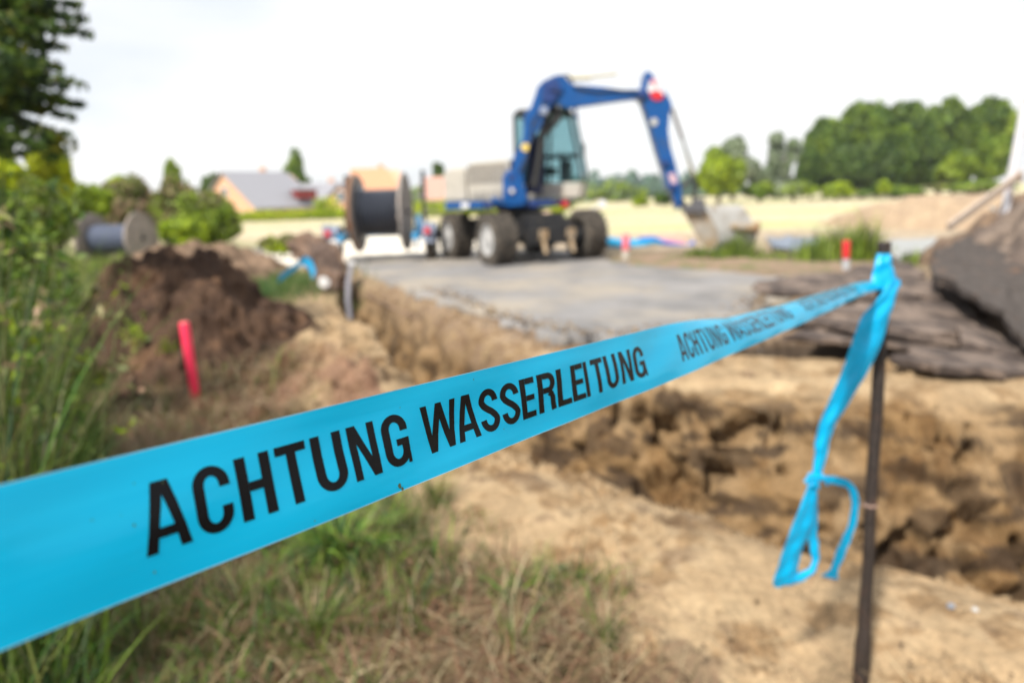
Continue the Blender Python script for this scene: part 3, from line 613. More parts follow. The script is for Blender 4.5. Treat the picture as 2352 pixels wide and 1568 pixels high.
    m = MB(); m.prism([Q(g, b0+.02, z) for g, z in [(g0, z0), (g1+.02, z0), (g1+.05, z0+.34), (g0, z0+.34)]], B*(b1-b0-.04)); cb = m.build('cab', M_cream, R, bevel=.03)
    m = MB()
    for b in (b0, b1):
        for (p, q, r) in (((g0+.03, z0+.34), (g0+.03, z1-.08), .045), ((g0+.62, z0+.34), (g0+.66, z1-.05), .035), ((g1+.03, z0+.34), (g1+.04, z0+.55), .03), ((g1+.04, z0+.55), (g1-.22, z1-.06), .035)):
            m.tube([Q(p[0], b, p[1]), Q(q[0], b, q[1])], r, 6)
    m.tube([Q(g1+.03, b0, z0+.5), Q(g1+.03, b1, z0+.5)], .03, 6)
    m.build('cab_frame', M_black, cb)
    m = MB(); m.prism([Q(g, b0-.04, z) for g, z in [(g0, z1-.12), (g1-.16, z1-.12), (g1-.26, z1), (g0+.10, z1+.02)]], B*(b1-b0+.08)); m.build('cab_roof', M_black, cb, bevel=.03)
    for b in (b0, b1):
        m = MB(); m.prism([Q(g, b-.005, z) for g, z in [(g0+.05, z0+.36), (g0+.60, z0+.36), (g0+.64, z1-.12), (g0+.05, z1-.12)]], B*.01); m.build('window', M_glass, cb)
        m = MB(); m.prism([Q(g, b-.005, z) for g, z in [(g0+.66, z0+.36), (g1+.0, z0+.36), (g1+.02, z0+.56), (g1-.22, z1-.12), (g0+.70, z1-.12)]], B*.01); m.build('window', M_glass, cb)
    m = MB(); m.prism([Q(g1+.03, b0+.03, z0+.56), Q(g1+.03, b1-.03, z0+.56), Q(g1-.20, b1-.03, z1-.14), Q(g1-.20, b0+.03, z1-.14)], G*.01); m.build('windscreen', M_glass, cb)
    m = MB(); m.prism([Q(g0+.02, b0+.03, z0+.40), Q(g0+.02, b1-.03, z0+.40), Q(g0+.02, b1-.03, z1-.14), Q(g0+.02, b0+.03, z1-.14)], G*.01); m.build('rear_window', M_glass, cb)
    m = MB(); m.obox(Q(.55, .5, z0+.62), (.26, .25, .09), au); m.obox(Q(.30, .5, z0+1.05), (.09, .25, .42), au); m.obox(Q(.28, .5, z0+1.55), (.06, .14, .12), au); m.build('driver_seat', M_hose, cb, bevel=.04)
    m = MB(); m.obox(Q(1.05, .5, z0+.62), (.10, .32, .24), au); m.tube([Q(1.0, .5, z0+.8), Q(.92, .5, z0+1.05)], .03, 8); m.build('console', M_black, cb, bevel=.02)
    m = MB(); m.obox(Q(1.08, -.05, 1.22), (.10, .09, .07), au); m.build('red_lamp', M_red, R, bevel=.02)
    m = MB(); m.obox(Q(.80, -.70, 1.04), (.10, .06, .06), au); m.build('work_lamp', mat('warm_reflector', (.7, .5, .35), .4), R, bevel=.03)
    m = MB(); m.tube([Q(1.38, -.02, 2.2), Q(1.55, -.25, 2.35)], .015, 6); m.obox(Q(1.57, -.27, 2.35), (.02, .09, .17), au); m.build('mirror', M_black, R, bevel=.01)
    m = MB(); m.obox(Q(.62, .03, 2.35), (.035, .03, .68), au); m.obox(Q(.95, .02, 2.28), (.42, .02, .05), au); m.obox(Q(.30, .02, 2.05), (.30, .02, .34), au); m.build('door_frame', M_black, cb, bevel=.01)
    for (gg, zz) in ((-.7, 1.5), (-.3, 1.5)): m = MB(); m.obox(Q(gg, -.815, zz), (.17, .012, .08), au); m.build('service_flap', mat('flap_grey', (.30, .28, .25), .6), hd, bevel=.005)
    hp = at(1383, 468, 15.9); m = MB(); m.lathe(hp, Vector((0, -1, 0)), [(-.05, .05), (0, .085), (.03, .085), (.035, .07)], 18); m.tube([hp+Vector((0, .05, 0)), hp+Vector((-.3, .15, -.15))], .02, 6); m.build('headlight', M_white, R, smooth=True)
    # boom, stick and linkage (outlines measured, one metre-scale plane)
    c1 = lambda x, y: (964.7+x*.3222, 119.4+y*.3222)
    def plate(name, pts, Y, th, m_, par=R, bev=.03):
        mb = MB(); mb.prism([at(*c1(*p), Y) for p in pts], (0, th, 0)); return mb.build(name, m_, par, bevel=bev)
    Y0 = 15.15; T = .36
    ft = plate('boom_foot', [(590, 1060), (590, 890), (620, 845), (665, 835), (700, 900), (755, 980), (765, 1060), (740, 1095), (640, 1105), (510, 1075), (510, 1030)], Y0-.09, T+.18, M_blue)
    bo = plate('lower_boom', [(620, 990), (600, 900), (665, 850), (660, 760), (700, 690), (735, 600), (745, 450), (790, 390), (835, 260), (870, 210), (930, 185), (960, 165), (1020, 172), (1040, 260), (955, 370), (885, 450), (870, 520), (800, 620), (775, 740), (735, 860), (745, 990), (700, 1040)], Y0, T, M_blue)
    ub = plate('upper_boom', [(965, 168), (1030, 172), (1085, 232), (1300, 248), (1440, 268), (1570, 268), (1600, 290), (1590, 330), (1400, 352), (1150, 388), (1050, 402), (985, 372), (925, 372), (900, 300)], Y0+.03, T-.06, M_blue)
    sk = plate('dipper_arm', [(1622, 128), (1650, 150), (1700, 210), (1765, 300), (1800, 372), (1782, 440), (1772, 560), (1790, 680), (1822, 790), (1850, 900), (1868, 990), (1862, 1100), (1842, 1128), (1800, 1010), (1765, 960), (1745, 870), (1690, 700), (1640, 520), (1600, 400), (1570, 325), (1590, 240), (1605, 150)], Y0-.02, T+.04, M_blue)
    def rod(name, a, b, r, m_, Y=Y0+.15, par=R, n=10): mb = MB(); mb.tube([at(*c1(*a), Y), at(*c1(*b), Y)], r, n); return mb.build(name, m_, par, smooth=True)
    # darker inner plates, pins and stickers
    plate('knee_plate', [(880, 215), (975, 185), (1010, 260), (940, 365), (870, 350)], Y0-.05, .05, M_blued, bo, .01)
    for (x, y, r) in ((655, 895, .085), (655, 995, .11), (885, 420, .09), (945, 255, .07), (1590, 300, .09), (1755, 790, .07), (1810, 960, .07)):
        mb = MB(); p = at(*c1(x, y), Y0-.10); mb.lathe(p, (0, 1, 0), [(0, r*.8), (.015, r), (.55, r), (.565, r*.8)], 18); mb.build('pin', M_blued if y != 420 else M_grayp, R, smooth=True)
    def disc(name, x, y, r, m_, par, Y=Y0-.015, sx=1): mb = MB(); mb.lathe(at(*c1(x, y), Y), (0, -1, 0), [(0, r), (.008, r*.96)], 18); return mb.build(name, m_, par)
    disc('yellow_sticker', 750, 680, .085, M_yel, bo); disc('grey_sticker', 1668, 500, .08, mat('greyish', (.45, .45, .42), .6), sk, Y0-.035); disc('foot_sticker', 655, 990, .05, M_white, ft, Y0-.13)
    plate('logo_plate', [(1640, 200), (1690, 195), (1745, 300), (1720, 330), (1665, 330), (1620, 270)], Y0-.035, .012, M_white, sk, 0)
    plate('logo_red', [(1640, 285), (1700, 270), (1738, 312), (1718, 342), (1670, 345), (1645, 320)], Y0-.05, .012, M_red, sk, 0)
    plate('logo_red', [(1640, 205), (1672, 190), (1690, 230), (1665, 245)], Y0-.05, .012, mat('logo_pink', (.6, .2, .25), .5), sk, 0)
    plate('lower_sticker', [(1770, 870), (1810, 860), (1835, 930), (1795, 945)], Y0-.035, .012, mat('pale_pink_sticker', (.62, .42, .45), .5), sk, 0)
    # cylinders
    rod('stick_cylinder', (1050, 190), (1220, 182), .055, mat('cyl_cream', (.55, .50, .35), .4)); rod('stick_piston', (1210, 182), (1405, 158), .032, M_chrome)
    rod('hose', (1395, 158), (1600, 190), .012, mat('pale_hose', (.5, .5, .5), .5))
    rod('boom_cylinder', (825, 1010), (850, 620), .15, mat('navy', (.005, .012, .06), .5), Y0+.60); rod('boom_piston', (850, 640), (915, 430), .07, mat('dark_rod', (.2, .2, .22), .3, metal=.8), Y0+.55)
    rod('boom_cylinder', (790, 1010), (820, 640), .13, mat('navy', (.005, .012, .06), .5), Y0+.40); rod('boom_piston', (850, 650), (925, 400), .05, M_hose, Y0+.40)
    mb = MB(); mb.tube([at(*c1(x, y), Y0+.2) for x, y in ((905, 360), (970, 420), (985, 470), (940, 520), (870, 600), (840, 800), (810, 960))], .085, 8); mb.build('hose_bundle', M_hose, R, smooth=True)
    mb = MB(); mb.tube([at(*c1(x, y), Y0-.02) for x, y in ((905, 300), (870, 400), (800, 520), (790, 640), (755, 760), (705, 860))], .02, 6); mb.build('hose', M_hose, R, smooth=True)
    mb = MB(); mb.tube([at(*c1(x, y), Y0-.0) for x, y in ((1090, 250), (1250, 285), (1400, 275), (1560, 290), (1640, 350), (1700, 480))], .018, 6); mb.build('hose', M_hose, R, smooth=True)
    mb = MB(); mb.tube([at(*c1(x, y), Y0+.1) for x, y in ((1100, 388), (1108, 430), (1122, 478))], [.03, .03, .035], 8); mb.build('hanging_hose', M_blued, R, smooth=True)
    mb = MB(); mb.tube([at(*c1(x, y), Y0+.1) for x, y in ((830, 270), (880, 215), (960, 175), (1060, 165), (1090, 230))], .022, 8); mb.build('hose', M_hose, R, smooth=True)
    rod('bucket_cylinder', (1795, 400), (1870, 620), .045, mat('old_cyl', (.34, .30, .27), .5)); rod('bucket_piston', (1868, 610), (1945, 880), .028, M_chrome)
    mb = MB(); mb.tube([at(*c1(x, y), Y0+.05) for x, y in ((1800, 430), (1850, 560), (1905, 720), (1950, 850), (1972, 930))], .018, 8); mb.build('hose', M_hose, R, smooth=True)
    mb = MB(); mb.tube([at(*c1(x, y), Y0+.15) for x, y in ((1812, 1040), (1850, 975), (1895, 935), (1940, 905), (1968, 930), (1968, 980), (1955, 1040), (1950, 1080))], [.05, .055, .055, .06, .05, .045, .045, .06], 8); mb.build('bucket_link', M_black, R, smooth=True)
    mb = MB(); mb.tube([at(*c1(x, y), Y0+.15) for x, y in ((1800, 1010), (1845, 1050), (1900, 1120))], [.07, .08, .07], 8); mb.build('bucket_link', M_black, R, smooth=True)
    # ditch-cleaning bucket
    c4 = lambda x, y: (1515.9+x*.3555, 183.75+y*.3555)
    W = Vector((.93, -.12, -.05)).normalized(); Yb = 15.0; wd = 1.25
    pr = [(150, 835), (260, 815), (300, 850), (330, 900), (372, 980), (375, 1040), (345, 1085), (300, 1092), (250, 1040), (215, 975), (175, 900)]
    pts = [at(*c4(*p), Yb) for p in pr]
    mb = MB(); mb.prism(pts, Vector((.02, .03, 0))); bk = mb.build('bucket', M_steel, R, bevel=.008)
    # curved shell swept across the width: from the top lip round the back to the cutting edge
    sh = [at(*c4(*p), Yb) for p in [(262, 815), (302, 850), (332, 900), (374, 980), (377, 1040), (347, 1087), (300, 1094)]]
    mb = MB(); n = len(sh); D = Vector((1.05, .62, -.02)); 
    for i in range(n-1):
        a, b = sh[i], sh[i+1]; nn = (b-a).cross(D).normalized()*.02; mb.add([a, b, b+D, a+D, a+nn, b+nn, b+D+nn, a+D+nn], [(0, 1, 2, 3), (7, 6, 5, 4), (0, 4, 5, 1), (2, 6, 7, 3), (1, 5, 6, 2), (0, 3, 7, 4)])
    mb.build('bucket_shell', mat('bucket_grey', (.42, .41, .39), .55, dirt=(.25, .2, .15), dscale=3), bk)
    mb = MB(); mb.prism([p+D for p in pts], Vector((.02, .03, 0))); mb.build('bucket_side', M_steel, bk, bevel=.008)
    p = at(*c4(620, 955), Yb+.35); mb = MB(); mb.lathe(p-Vector((.62, .1, -.04)), Vector((.62, .1, -.05)), [(0, .10), (.60, .10), (.60, .125), (.66, .125)], 18); tb = mb.build('cross_tube', M_steel, bk, smooth=True)
    mb = MB(); mb.lathe(p+Vector((.02, 0, 0)), Vector((.62, -.35, -.05)), [(0, .13), (.05, .13), (.05, .05)], 18); mb.build('tube_end', M_rust, tb)
    mb = MB(); mb.obox(at(*c4(215, 830), Yb+.05), (.22, .18, .10)); mb.obox(at(*c4(250, 800), Yb+.05), (.10, .14, .12)); mb.build('quick_coupler', mat('coupler_dark', (.09, .09, .10), .5), R, bevel=.03)
build_excavator()

# ------------------------------------------------------------------ cable reels
def reel(parent, c, axis, rf, rc, half, rin, mf, mc, turns, nm='drum_flange'):
    axis = Vector(axis).normalized(); u = axis.orthogonal().normalized(); q = axis.cross(u)
    for s in (-1, 1):
        m = MB(); m.lathe(c+axis*(half*s), axis*s, [(0, rf), (.055, rf), (.055, rf-.05), (.035, rf-.06), (.035, rf*.62), (.055, rf*.60), (.055, .12), (.03, .11)], 40); f = m.build(nm, (M_woodrust if (s < 0 and rf > .8) else mf), parent, smooth=True)
        m = MB()
        for k in range(-5, 6):
            wv = math.sqrt(max(rf*rf*.92-(k*rf/5.5)**2, .01)); d0 = c+axis*(half-.002)*s+u*(k*rf/5.5); m.obox(d0-axis*.006*s, (.012, wv, rf/12.6), (axis, q, u))
        m.build('board', mf, f, bevel=.004)
    pr = [(-half+.005, rin)]; w_ = (2*half-.03)/turns
    for k in range(turns):
        for t in range(5):
            a = math.pi*t/4; pr.append((-half+.015+w_*(k+.5)-math.cos(a)*w_*.5, rc+math.sin(a)*w_*.60))
    pr.append((half-.005, rin)); m = MB(); m.lathe(c, axis, pr, 40); m.build('cable', mc, parent, smooth=True)
    m = MB(); m.tube([c-axis*(half+.12), c+axis*(half+.12)], .045, 12); m.build('axle', M_black, parent)
def build_trailer():
    c = at(877, 488, 16.8); base = Vector((c.x, c.y, .22)); c3 = lambda x, y: (413.4+x*.2734, 321.6+y*.2734)
    R = empty('reel_trailer', base, 'blue two-wheeled cable trailer with upright arms, carrying the big reel', 'trailer')
    AX = Vector((.999, -.03, 0)).normalized(); FW = Vector((-.03, -.999, 0)).normalized()
    rl = empty('cable_reel', c.copy(), 'large rusty edged cable reel of black cable, held up in the blue trailer', 'cable reel')
    reel(rl, c, AX, .92, .50, .56, .30, M_wood, M_cable, 11)
    m = MB(); m.lathe(c-AX*.53, AX, [(0, .60), (.04, .66), (.09, .64), (.12, .5)], 40); m.build('cable_bulge', M_cable, rl, smooth=True)
    m = MB(); m.lathe(c-AX*.57, -AX, [(0, .93), (.05, .93), (.05, .88), (.0, .88)], 44, closed=True); m.build('rusty_rim', M_rust, rl, smooth=True)
    Q = lambda a, f, z: base+AX*a+FW*f+Vector((0, 0, z))
    for s in (-1, 1):
        m = MB(); m.obox(Q(s*.88, -.35, .60), (.06, 1.05, .08), (AX, FW, Vector((0, 0, 1)))); m.build('side_beam', M_blue2, R, bevel=.01)
        x = 797 if s < 0 else 975
        p = at(x, 520 if s < 0 else 492, 16.8); t = at(796 if s < 0 else 971, 408 if s < 0 else 396, 16.8)
        m = MB(); m.tube([p-Vector((0, 0, .35)), p, t], [.07, .06, .05], 4); up = m.build('upright', M_blued if s > 0 else M_black, R, bevel=.008)
        m = MB()
        for k in range(9):
            f = k/8; m.lathe(p+(t-p)*f, (0, 1, .0), [(-.09, .055), (.09, .055)], 8)
        m.build('rack_teeth', M_black, up)
        f_ = Q(s*1.17, .05, .62)
        m = MB(); pr = [(.52*math.cos(rad(a)), .52*math.sin(rad(a))) for a in range(10, 171, 16)]; pi_ = [(.48*math.cos(rad(a)), .48*math.sin(rad(a))) for a in range(170, 9, -16)]
        m.prism([Q(s*1.17-.15, .05+x_, .36+z_) for x_, z_ in pr+pi_], AX*.30); fe = m.build('fender', M_grayp, R)
        m = MB(); m.obox(Q(s*1.17, .62, .78), (.13, .03, .14), (AX, FW, Vector((0, 0, 1)))); lb = m.build('lamp_board', M_grayp, R, bevel=.01)
        m = MB(); m.obox(Q(s*1.17, .66, .72), (.07, .02, .07), (AX, FW, Vector((0, 0, 1)))); m.build('tail_lamp', M_red, lb, bevel=.01)
        m = MB(); m.lathe(Q(s*1.17, .05, .36), AX*s, [(-.11, .20), (-.12, .30), (-.09, .355), (.09, .355), (.12, .30), (.11, .20)], 30, closed=True); w_ = m.build('wheel', M_rubber, R, smooth=True)
        m = MB(); m.lathe(Q(s*1.17, .05, .36), AX, [(-.10, .20), (-.07, .12), (0, .14), (.07, .12), (.10, .20)], 24); m.build('rim', M_rim, w_, smooth=True)
    m = MB(); m.obox(Q(0, -1.38, .58), (.94, .05, .06), (AX, FW, Vector((0, 0, 1)))); m.tube([Q(0, -1.4, .58), Q(0, -2.6, .5)], .05, 8); m.build('drawbar', M_blue2, R, bevel=.01)
    m = MB(); p = at(961, 515, 16.5); m.obox(p, (.07, .06, .22)); m.obox(at(957, 545, 16.5), (.035, .05, .30)); m.build('bracket', M_blue2, R, bevel=.02)
    m = MB(); m.lathe(at(769, 563, 16.2), (0, -1, 0), [(0, .13), (.05, .14), (.06, .10)], 18); m.tube([at(769, 563, 16.3), at(770, 600, 16.3)], .03, 6); m.build('jockey_wheel', M_white, R, smooth=True)
build_trailer()
def build_old_reel():
    c = at(270, 549, 19.8); c.z = max(c.z, .80); e = empty('cable_reel', Vector((c.x, c.y, .1)), 'small grey wooden reel of blue-grey cable, left standing in the weeds', 'cable reel')
    reel(e, c, (.99, -.12, 0), .74, .36, .72, .2, mat('weathered_flange', (.30, .25, .22), .9, var=.25, scale=5, dirt=(.2, .18, .17)), M_cable2, 18)
build_old_reel()

# ------------------------------------------------------------------ slabs, heaps, pipes on the site
def slab(name, outline, th, label, cat, m_, Y=None, group=None, noise=.010, cuts=2, dirn=(0, 0, -1)):
    """outline: (px, py, Y) corners of the visible upper face"""
    pts = [at(x, y, yy) for x, y, yy in outline]; c = sum(pts, Vector((0, 0, 0)))/len(pts)
    rg = random.Random(len(label)); fine = []
    for i, p in enumerate(pts):
        q = pts[(i+1) % len(pts)]
        for k in range(5): fine.append(p+(q-p)*k/5+Vector((rg.uniform(-1, 1), rg.uniform(-1, 1), rg.uniform(-.15, .15)))*(q-p).length*.07)
    e = MB(); n = len(fine); d = Vector(dirn)*th; rings = []
    for k, f in ((0, .985), (.06, 1), (.35, .99), (.6, 1.0), (.95, .98), (1, .96)): rings.append([c+(p-c)*f+d*k for p in fine])
    tri_c = [c, c+d]; vs = [p for r in rings for p in r]+tri_c; fs = []
    for r in range(len(rings)-1):
        for i in range(n): fs.append((r*n+i, r*n+(i+1) % n, (r+1)*n+(i+1) % n, (r+1)*n+i))
    for i in range(n): fs.append((len(vs)-2, (i+1) % n, i)); fs.append((len(vs)-1, (len(rings)-1)*n+i, (len(rings)-1)*n+(i+1) % n))
    e.add(vs, fs); o = e.build(name, m_, None, smooth=False, noise=noise, nscale=5.0, grid=.07)
    for p in o.data.polygons: p.use_smooth = True
    o.data.set_sharp_from_angle(angle=rad(50))
    return tag(o, label, cat, group)
def mound(name, cx, cy, rx, ry, h, rot, cols, label, cat, res=90, zb=None, rough=.08, pw=.9, m_=None, kind=None, extra=()):
    u = np.linspace(-1.15, 1.15, res); A, B = np.meshgrid(u, u, indexing='ij'); c, s = math.cos(rot), math.sin(rot)
    X = cx+A*rx*c-B*ry*s; Y = cy+A*rx*s+B*ry*c; r2 = A*A+B*B+.22*fbm(X*1.1, Y*1.1, 3.)
    g = gz_cols(X, Y)[0]; hh = h*np.clip(1-r2, 0, 1)**pw
    for (ex, ey, erx, ery, eh) in extra: hh = np.maximum(hh, eh*np.clip(1-((X-ex)/erx)**2-((Y-ey)/ery)**2-.3*fbm(X*1.4, Y*1.4, 6.), 0, 1)**.8)
    Z = g+hh-.06+np.where(hh > 0, 1, 0)*rough*(fbm(X*1.9, Y*1.9, 1., 5, .62)+.22*fbm(X*5, Y*5, 2., 3, .5))
    Z = np.where(hh <= 0, g-.12, Z)
    n1 = fbm(X*1.6, Y*1.6, 4., 4, .6); t = ss(-.4, .5, n1)[..., None]; t2 = ss(.15, .6, fbm(X*3.5, Y*3.5, 7.))[..., None]
    C = np.array(cols[0])*(1-t)+np.array(cols[1])*t; C = C*(1-t2)+np.array(cols[2])*t2
    n = res; i = np.arange(n-1)[:, None]*n; j = np.arange(n-1)[None]; F = np.stack([i+j, i+n+j, i+n+j+1, i+j+1], -1).reshape(-1, 4)
    gx_, gy_ = np.gradient(Z, axis=0)/(2.3*rx/res), np.gradient(Z, axis=1)/(2.3*ry/res); l_ = np.sqrt(gx_**2+gy_**2+1); nX = -(gx_*c-gy_*s)/l_; nY = -(gx_*s+gy_*c)/l_
    dd = rough*(.55*np.clip(fbm(X*4.2, Y*4.2, Z*4.2+3, 4, .6), -.3, 1))*np.where(hh > .03, 1, 0); X = X+nX*dd; Y = Y+nY*dd; Z = Z+dd/l_
    keep = (hh[:-1, :-1]+hh[1:, :-1]+hh[:-1, 1:]+hh[1:, 1:]).ravel() > 0
    o = mesh_np(name, np.stack([X, Y, Z], -1).reshape(-1, 3), F[keep], M_ground, tint=C.reshape(-1, 3), smooth=True); tag(o, label, cat, kind=kind); return o
HEAPS = []
mound('soil_heap', -4.1, 8.3, 1.7, 3.1, .50, .33, [(.050, .029, .020), (.085, .050, .032), (.15, .085, .050)], 'dark brown soil heap left of the trench, behind the pink post', 'soil heap', 260, rough=.17, pw=1.0, extra=((-4.45, 9.0, 1.3, 1.7, 1.05), (-3.25, 6.9, 1.0, 1.1, .60), (-4.2, 6.9, 1.0, 1.2, .62), (-3.8, 8.1, .8, .9, .80)))
mound('soil_heap', -6.9, 15.2, 2.0, 2.2, .82, .2, [(.18, .12, .08), (.25, .17, .115), (.10, .07, .046)], 'lighter brown soil heap farther back, right of the old reel', 'soil heap', 110, rough=.10)
mound('sand_heap', 16.9, 26, 4.8, 4.5, 1.12, .1, [(.34, .25, .17), (.40, .30, .20), (.30, .22, .15)], 'broad pale brown sand heap at the field edge, under the big trees', 'sand heap', 90, rough=.08)
HEAPS.append(mound('rubble_heap', 6.7, 7.6, 1.9, 1.8, 1.12, .2, [(.13, .10, .085), (.22, .17, .135), (.09, .07, .06)], 'heap of brown rubble carrying the tilted asphalt slab at the right edge', 'rubble heap', 110, rough=.14, pw=.8))
HEAPS.append(mound('rubble_heap', 9.7, 11.4, 2.5, 2.2, 1.38, .1, [(.12, .085, .065), (.20, .14, .10), (.28, .19, .12)], 'brown earth and rubble heap behind the slabs, under the leaning plank', 'rubble heap', 110, rough=.12, pw=.8))
HEAPS.append(mound('rubble_heap', 4.8, 7.9, 1.4, 1.0, .24, .1, [(.13, .10, .085), (.22, .17, .135), (.09, .07, .06)], 'low rubble ridge between road edge and stacked slabs', 'rubble heap', 90, rough=.10, pw=.7))
SG = 'broken asphalt slabs piled beside the road'
slab('asphalt_slab', [(1722, 650, 7.1), (1830, 628, 7.9), (1990, 628, 8.0), (2140, 640, 7.8), (2160, 676, 7.0), (1990, 680, 6.8), (1850, 672, 6.8), (1745, 668, 6.8)], .06, 'long flat asphalt slab jutting over a black gap, left end of the slab pile', 'asphalt slab', M_asphb, group=SG)
slab('asphalt_slab', [(1850, 712, 6.1), (1985, 692, 6.6), (2110, 692, 6.9), (2250, 730, 6.6), (2290, 778, 5.9), (2100, 760, 5.8), (1960, 742, 5.85), (1840, 735, 5.95)], .07, 'middle asphalt slab behind the hanging tape tail, over a dark gap', 'asphalt slab', M_asphb, group=SG)
slab('asphalt_slab', [(1800, 768, 5.7), (1900, 748, 6.0), (2060, 758, 6.1), (2200, 790, 5.9), (2170, 812, 5.6), (2040, 786, 5.55), (1930, 780, 5.5)], .05, 'thin asphalt slab lying on sand left of the stake', 'asphalt slab', M_asphb, group=SG)
slab('asphalt_slab', [(2045, 816, 5.2), (2150, 796, 5.5), (2300, 806, 5.5), (2460, 832, 5.5), (2460, 870, 5.0), (2300, 850, 4.9), (2150, 838, 4.9)], .07, 'lowest asphalt slab, resting on the sand bank right of the stake', 'asphalt slab', M_asphb, group=SG)
slab('asphalt_slab', [(2150, 575, 7.6), (2230, 540, 8.3), (2400, 520, 8.3), (2560, 560, 7.6), (2560, 800, 5.3), (2440, 810, 5.2), (2352, 778, 5.4), (2300, 712, 5.85), (2215, 664, 6.4), (2190, 640, 6.7), (2140, 628, 7.0)], .085, 'biggest asphalt slab, tilted steeply towards the trench at the right edge', 'asphalt slab', mat('grey_asphalt_slab', (.066, .054, .048), .95, var=.45, scale=14, dirt=(.24, .12, .06), dscale=5, dth=.64, bump=1.0, bscale=70), group=SG, noise=.016)
for k, (oo, th_, lb_) in enumerate([
    ([(1880, 742, 5.9), (1990, 728, 6.2), (2120, 735, 6.3), (2260, 775, 6.2), (2230, 792, 5.8), (2060, 768, 5.7), (1950, 756, 5.7)], .035, 'thin flake of asphalt between the middle slab and the one on the sand'),
    ([(2200, 745, 6.0), (2330, 770, 6.2), (2480, 800, 6.0), (2480, 826, 5.5), (2320, 812, 5.4), (2210, 782, 5.5)], .06, 'brown asphalt slab under the biggest tilted slab, right edge'),
    ([(2080, 668, 7.2), (2160, 655, 7.5), (2230, 690, 7.2), (2240, 728, 6.5), (2150, 722, 6.5), (2085, 700, 6.7)], .08, 'squarish asphalt piece wedged beside the tape knot'),
    ([(1905, 640, 8.3), (1980, 606, 9.2), (2090, 602, 9.3), (2130, 632, 8.6), (2040, 650, 8.0)], .07, 'asphalt piece on the road edge right below the red marker post')]):
    slab('asphalt_slab', oo, th_, lb_, 'asphalt slab', M_asphb, group=SG)
rgl = random.Random(77)
for k in range(26):
    px_, py_ = rgl.uniform(2150, 2420), rgl.uniform(440, 560)
    if k % 2: px_, py_ = rgl.uniform(1960, 2330), rgl.uniform(585, 650)
    Y_ = rgl.uniform(10.0, 12.2) if not k % 2 else rgl.uniform(8.0, 9.3); p_ = at(px_, py_, Y_); r_ = rgl.uniform(.06, .18)
    h_ = [hp_.ray_cast(Vector((p_.x, p_.y, 9)), Vector((0, 0, -1))) for hp_ in HEAPS]; h_ = [q_[1].z for q_ in h_ if q_[0]]+[gz(p_.x, p_.y)]; p_.z = max(h_)+r_*.25; a_ = rgl.uniform(0, 6.28); m = MB()
    ol = [p_+Vector((math.cos(t_)*r_*rgl.uniform(.7, 1.2), math.sin(t_)*r_*rgl.uniform(.7, 1.2), math.sin(t_+a_)*r_*.45)) for t_ in np.linspace(0, 6.28, 8)[:-1]]
    m.prism(ol, (0, 0, -r_*rgl.uniform(.35, .7))); m.prism([q_+Vector((0, 0, -.5)) for q_ in ol[:0]] or ol, (0, 0, -r_*.2)) if 0 else None
    tag(m.build('rubble_lump', M_asphb if k % 3 else M_concr, None, bevel=r_*.08), 'angular lump of broken road lying on the rubble behind the stacked slabs', 'rubble lump', 'lumps of broken road on the rubble')
rgc = random.Random(21)
CLODS = []
for k in range(34):
    x_, y_ = rgc.uniform(1.0, 5.6), rgc.uniform(5.2, 6.0)
    if k > 14: x_, y_ = rgc.uniform(-.9, 3.4), 0
    if k > 14: y_ = float(np.interp(x_, NL[:, 0], NL[:, 1]))-rgc.uniform(.05, .55)
    CLODS.append((x_, y_, rgc.uniform(.018, .055) if k <= 14 else rgc.uniform(.008, .022)))
mcl = mat('crumbly_clod', (.20, .135, .08), .95, var=.4, scale=18, dirt=(.09, .06, .04), dscale=12, bump=.8, bscale=60)
for k, (x_, y_, r_) in enumerate(CLODS):
    zg = gz(x_, y_); m = MB(); m.lathe((x_, y_, zg-r_*.5), (rgc.uniform(-.4, .4), rgc.uniform(-.4, .4), 1), [(0, r_*.5), (r_*.3, r_*rgc.uniform(.9, 1.2)), (r_*.9, r_), (r_*1.3, r_*.4)], 9)
    far_ = k <= 14; tag(m.build('soil_clod', mcl, None, smooth=True, sub=1, noise=r_*.5, nscale=.5/r_), 'crumbly clod of soil on the far bank beneath the asphalt slabs' if far_ else 'small crumb of earth on the near sand lip of the trench', 'clod', 'clods on the far bank' if far_ else 'crumbs along the near sand lip')
slab('concrete_slab', [(1985, 560, 15.4), (2060, 549, 16.8), (2150, 546, 17.2), (2200, 553, 16.0), (2120, 575, 13.8), (2050, 590, 12.7)], .14, 'pale grey concrete slab on top of the rubble, behind the stake', 'concrete slab', M_concr, noise=.02)
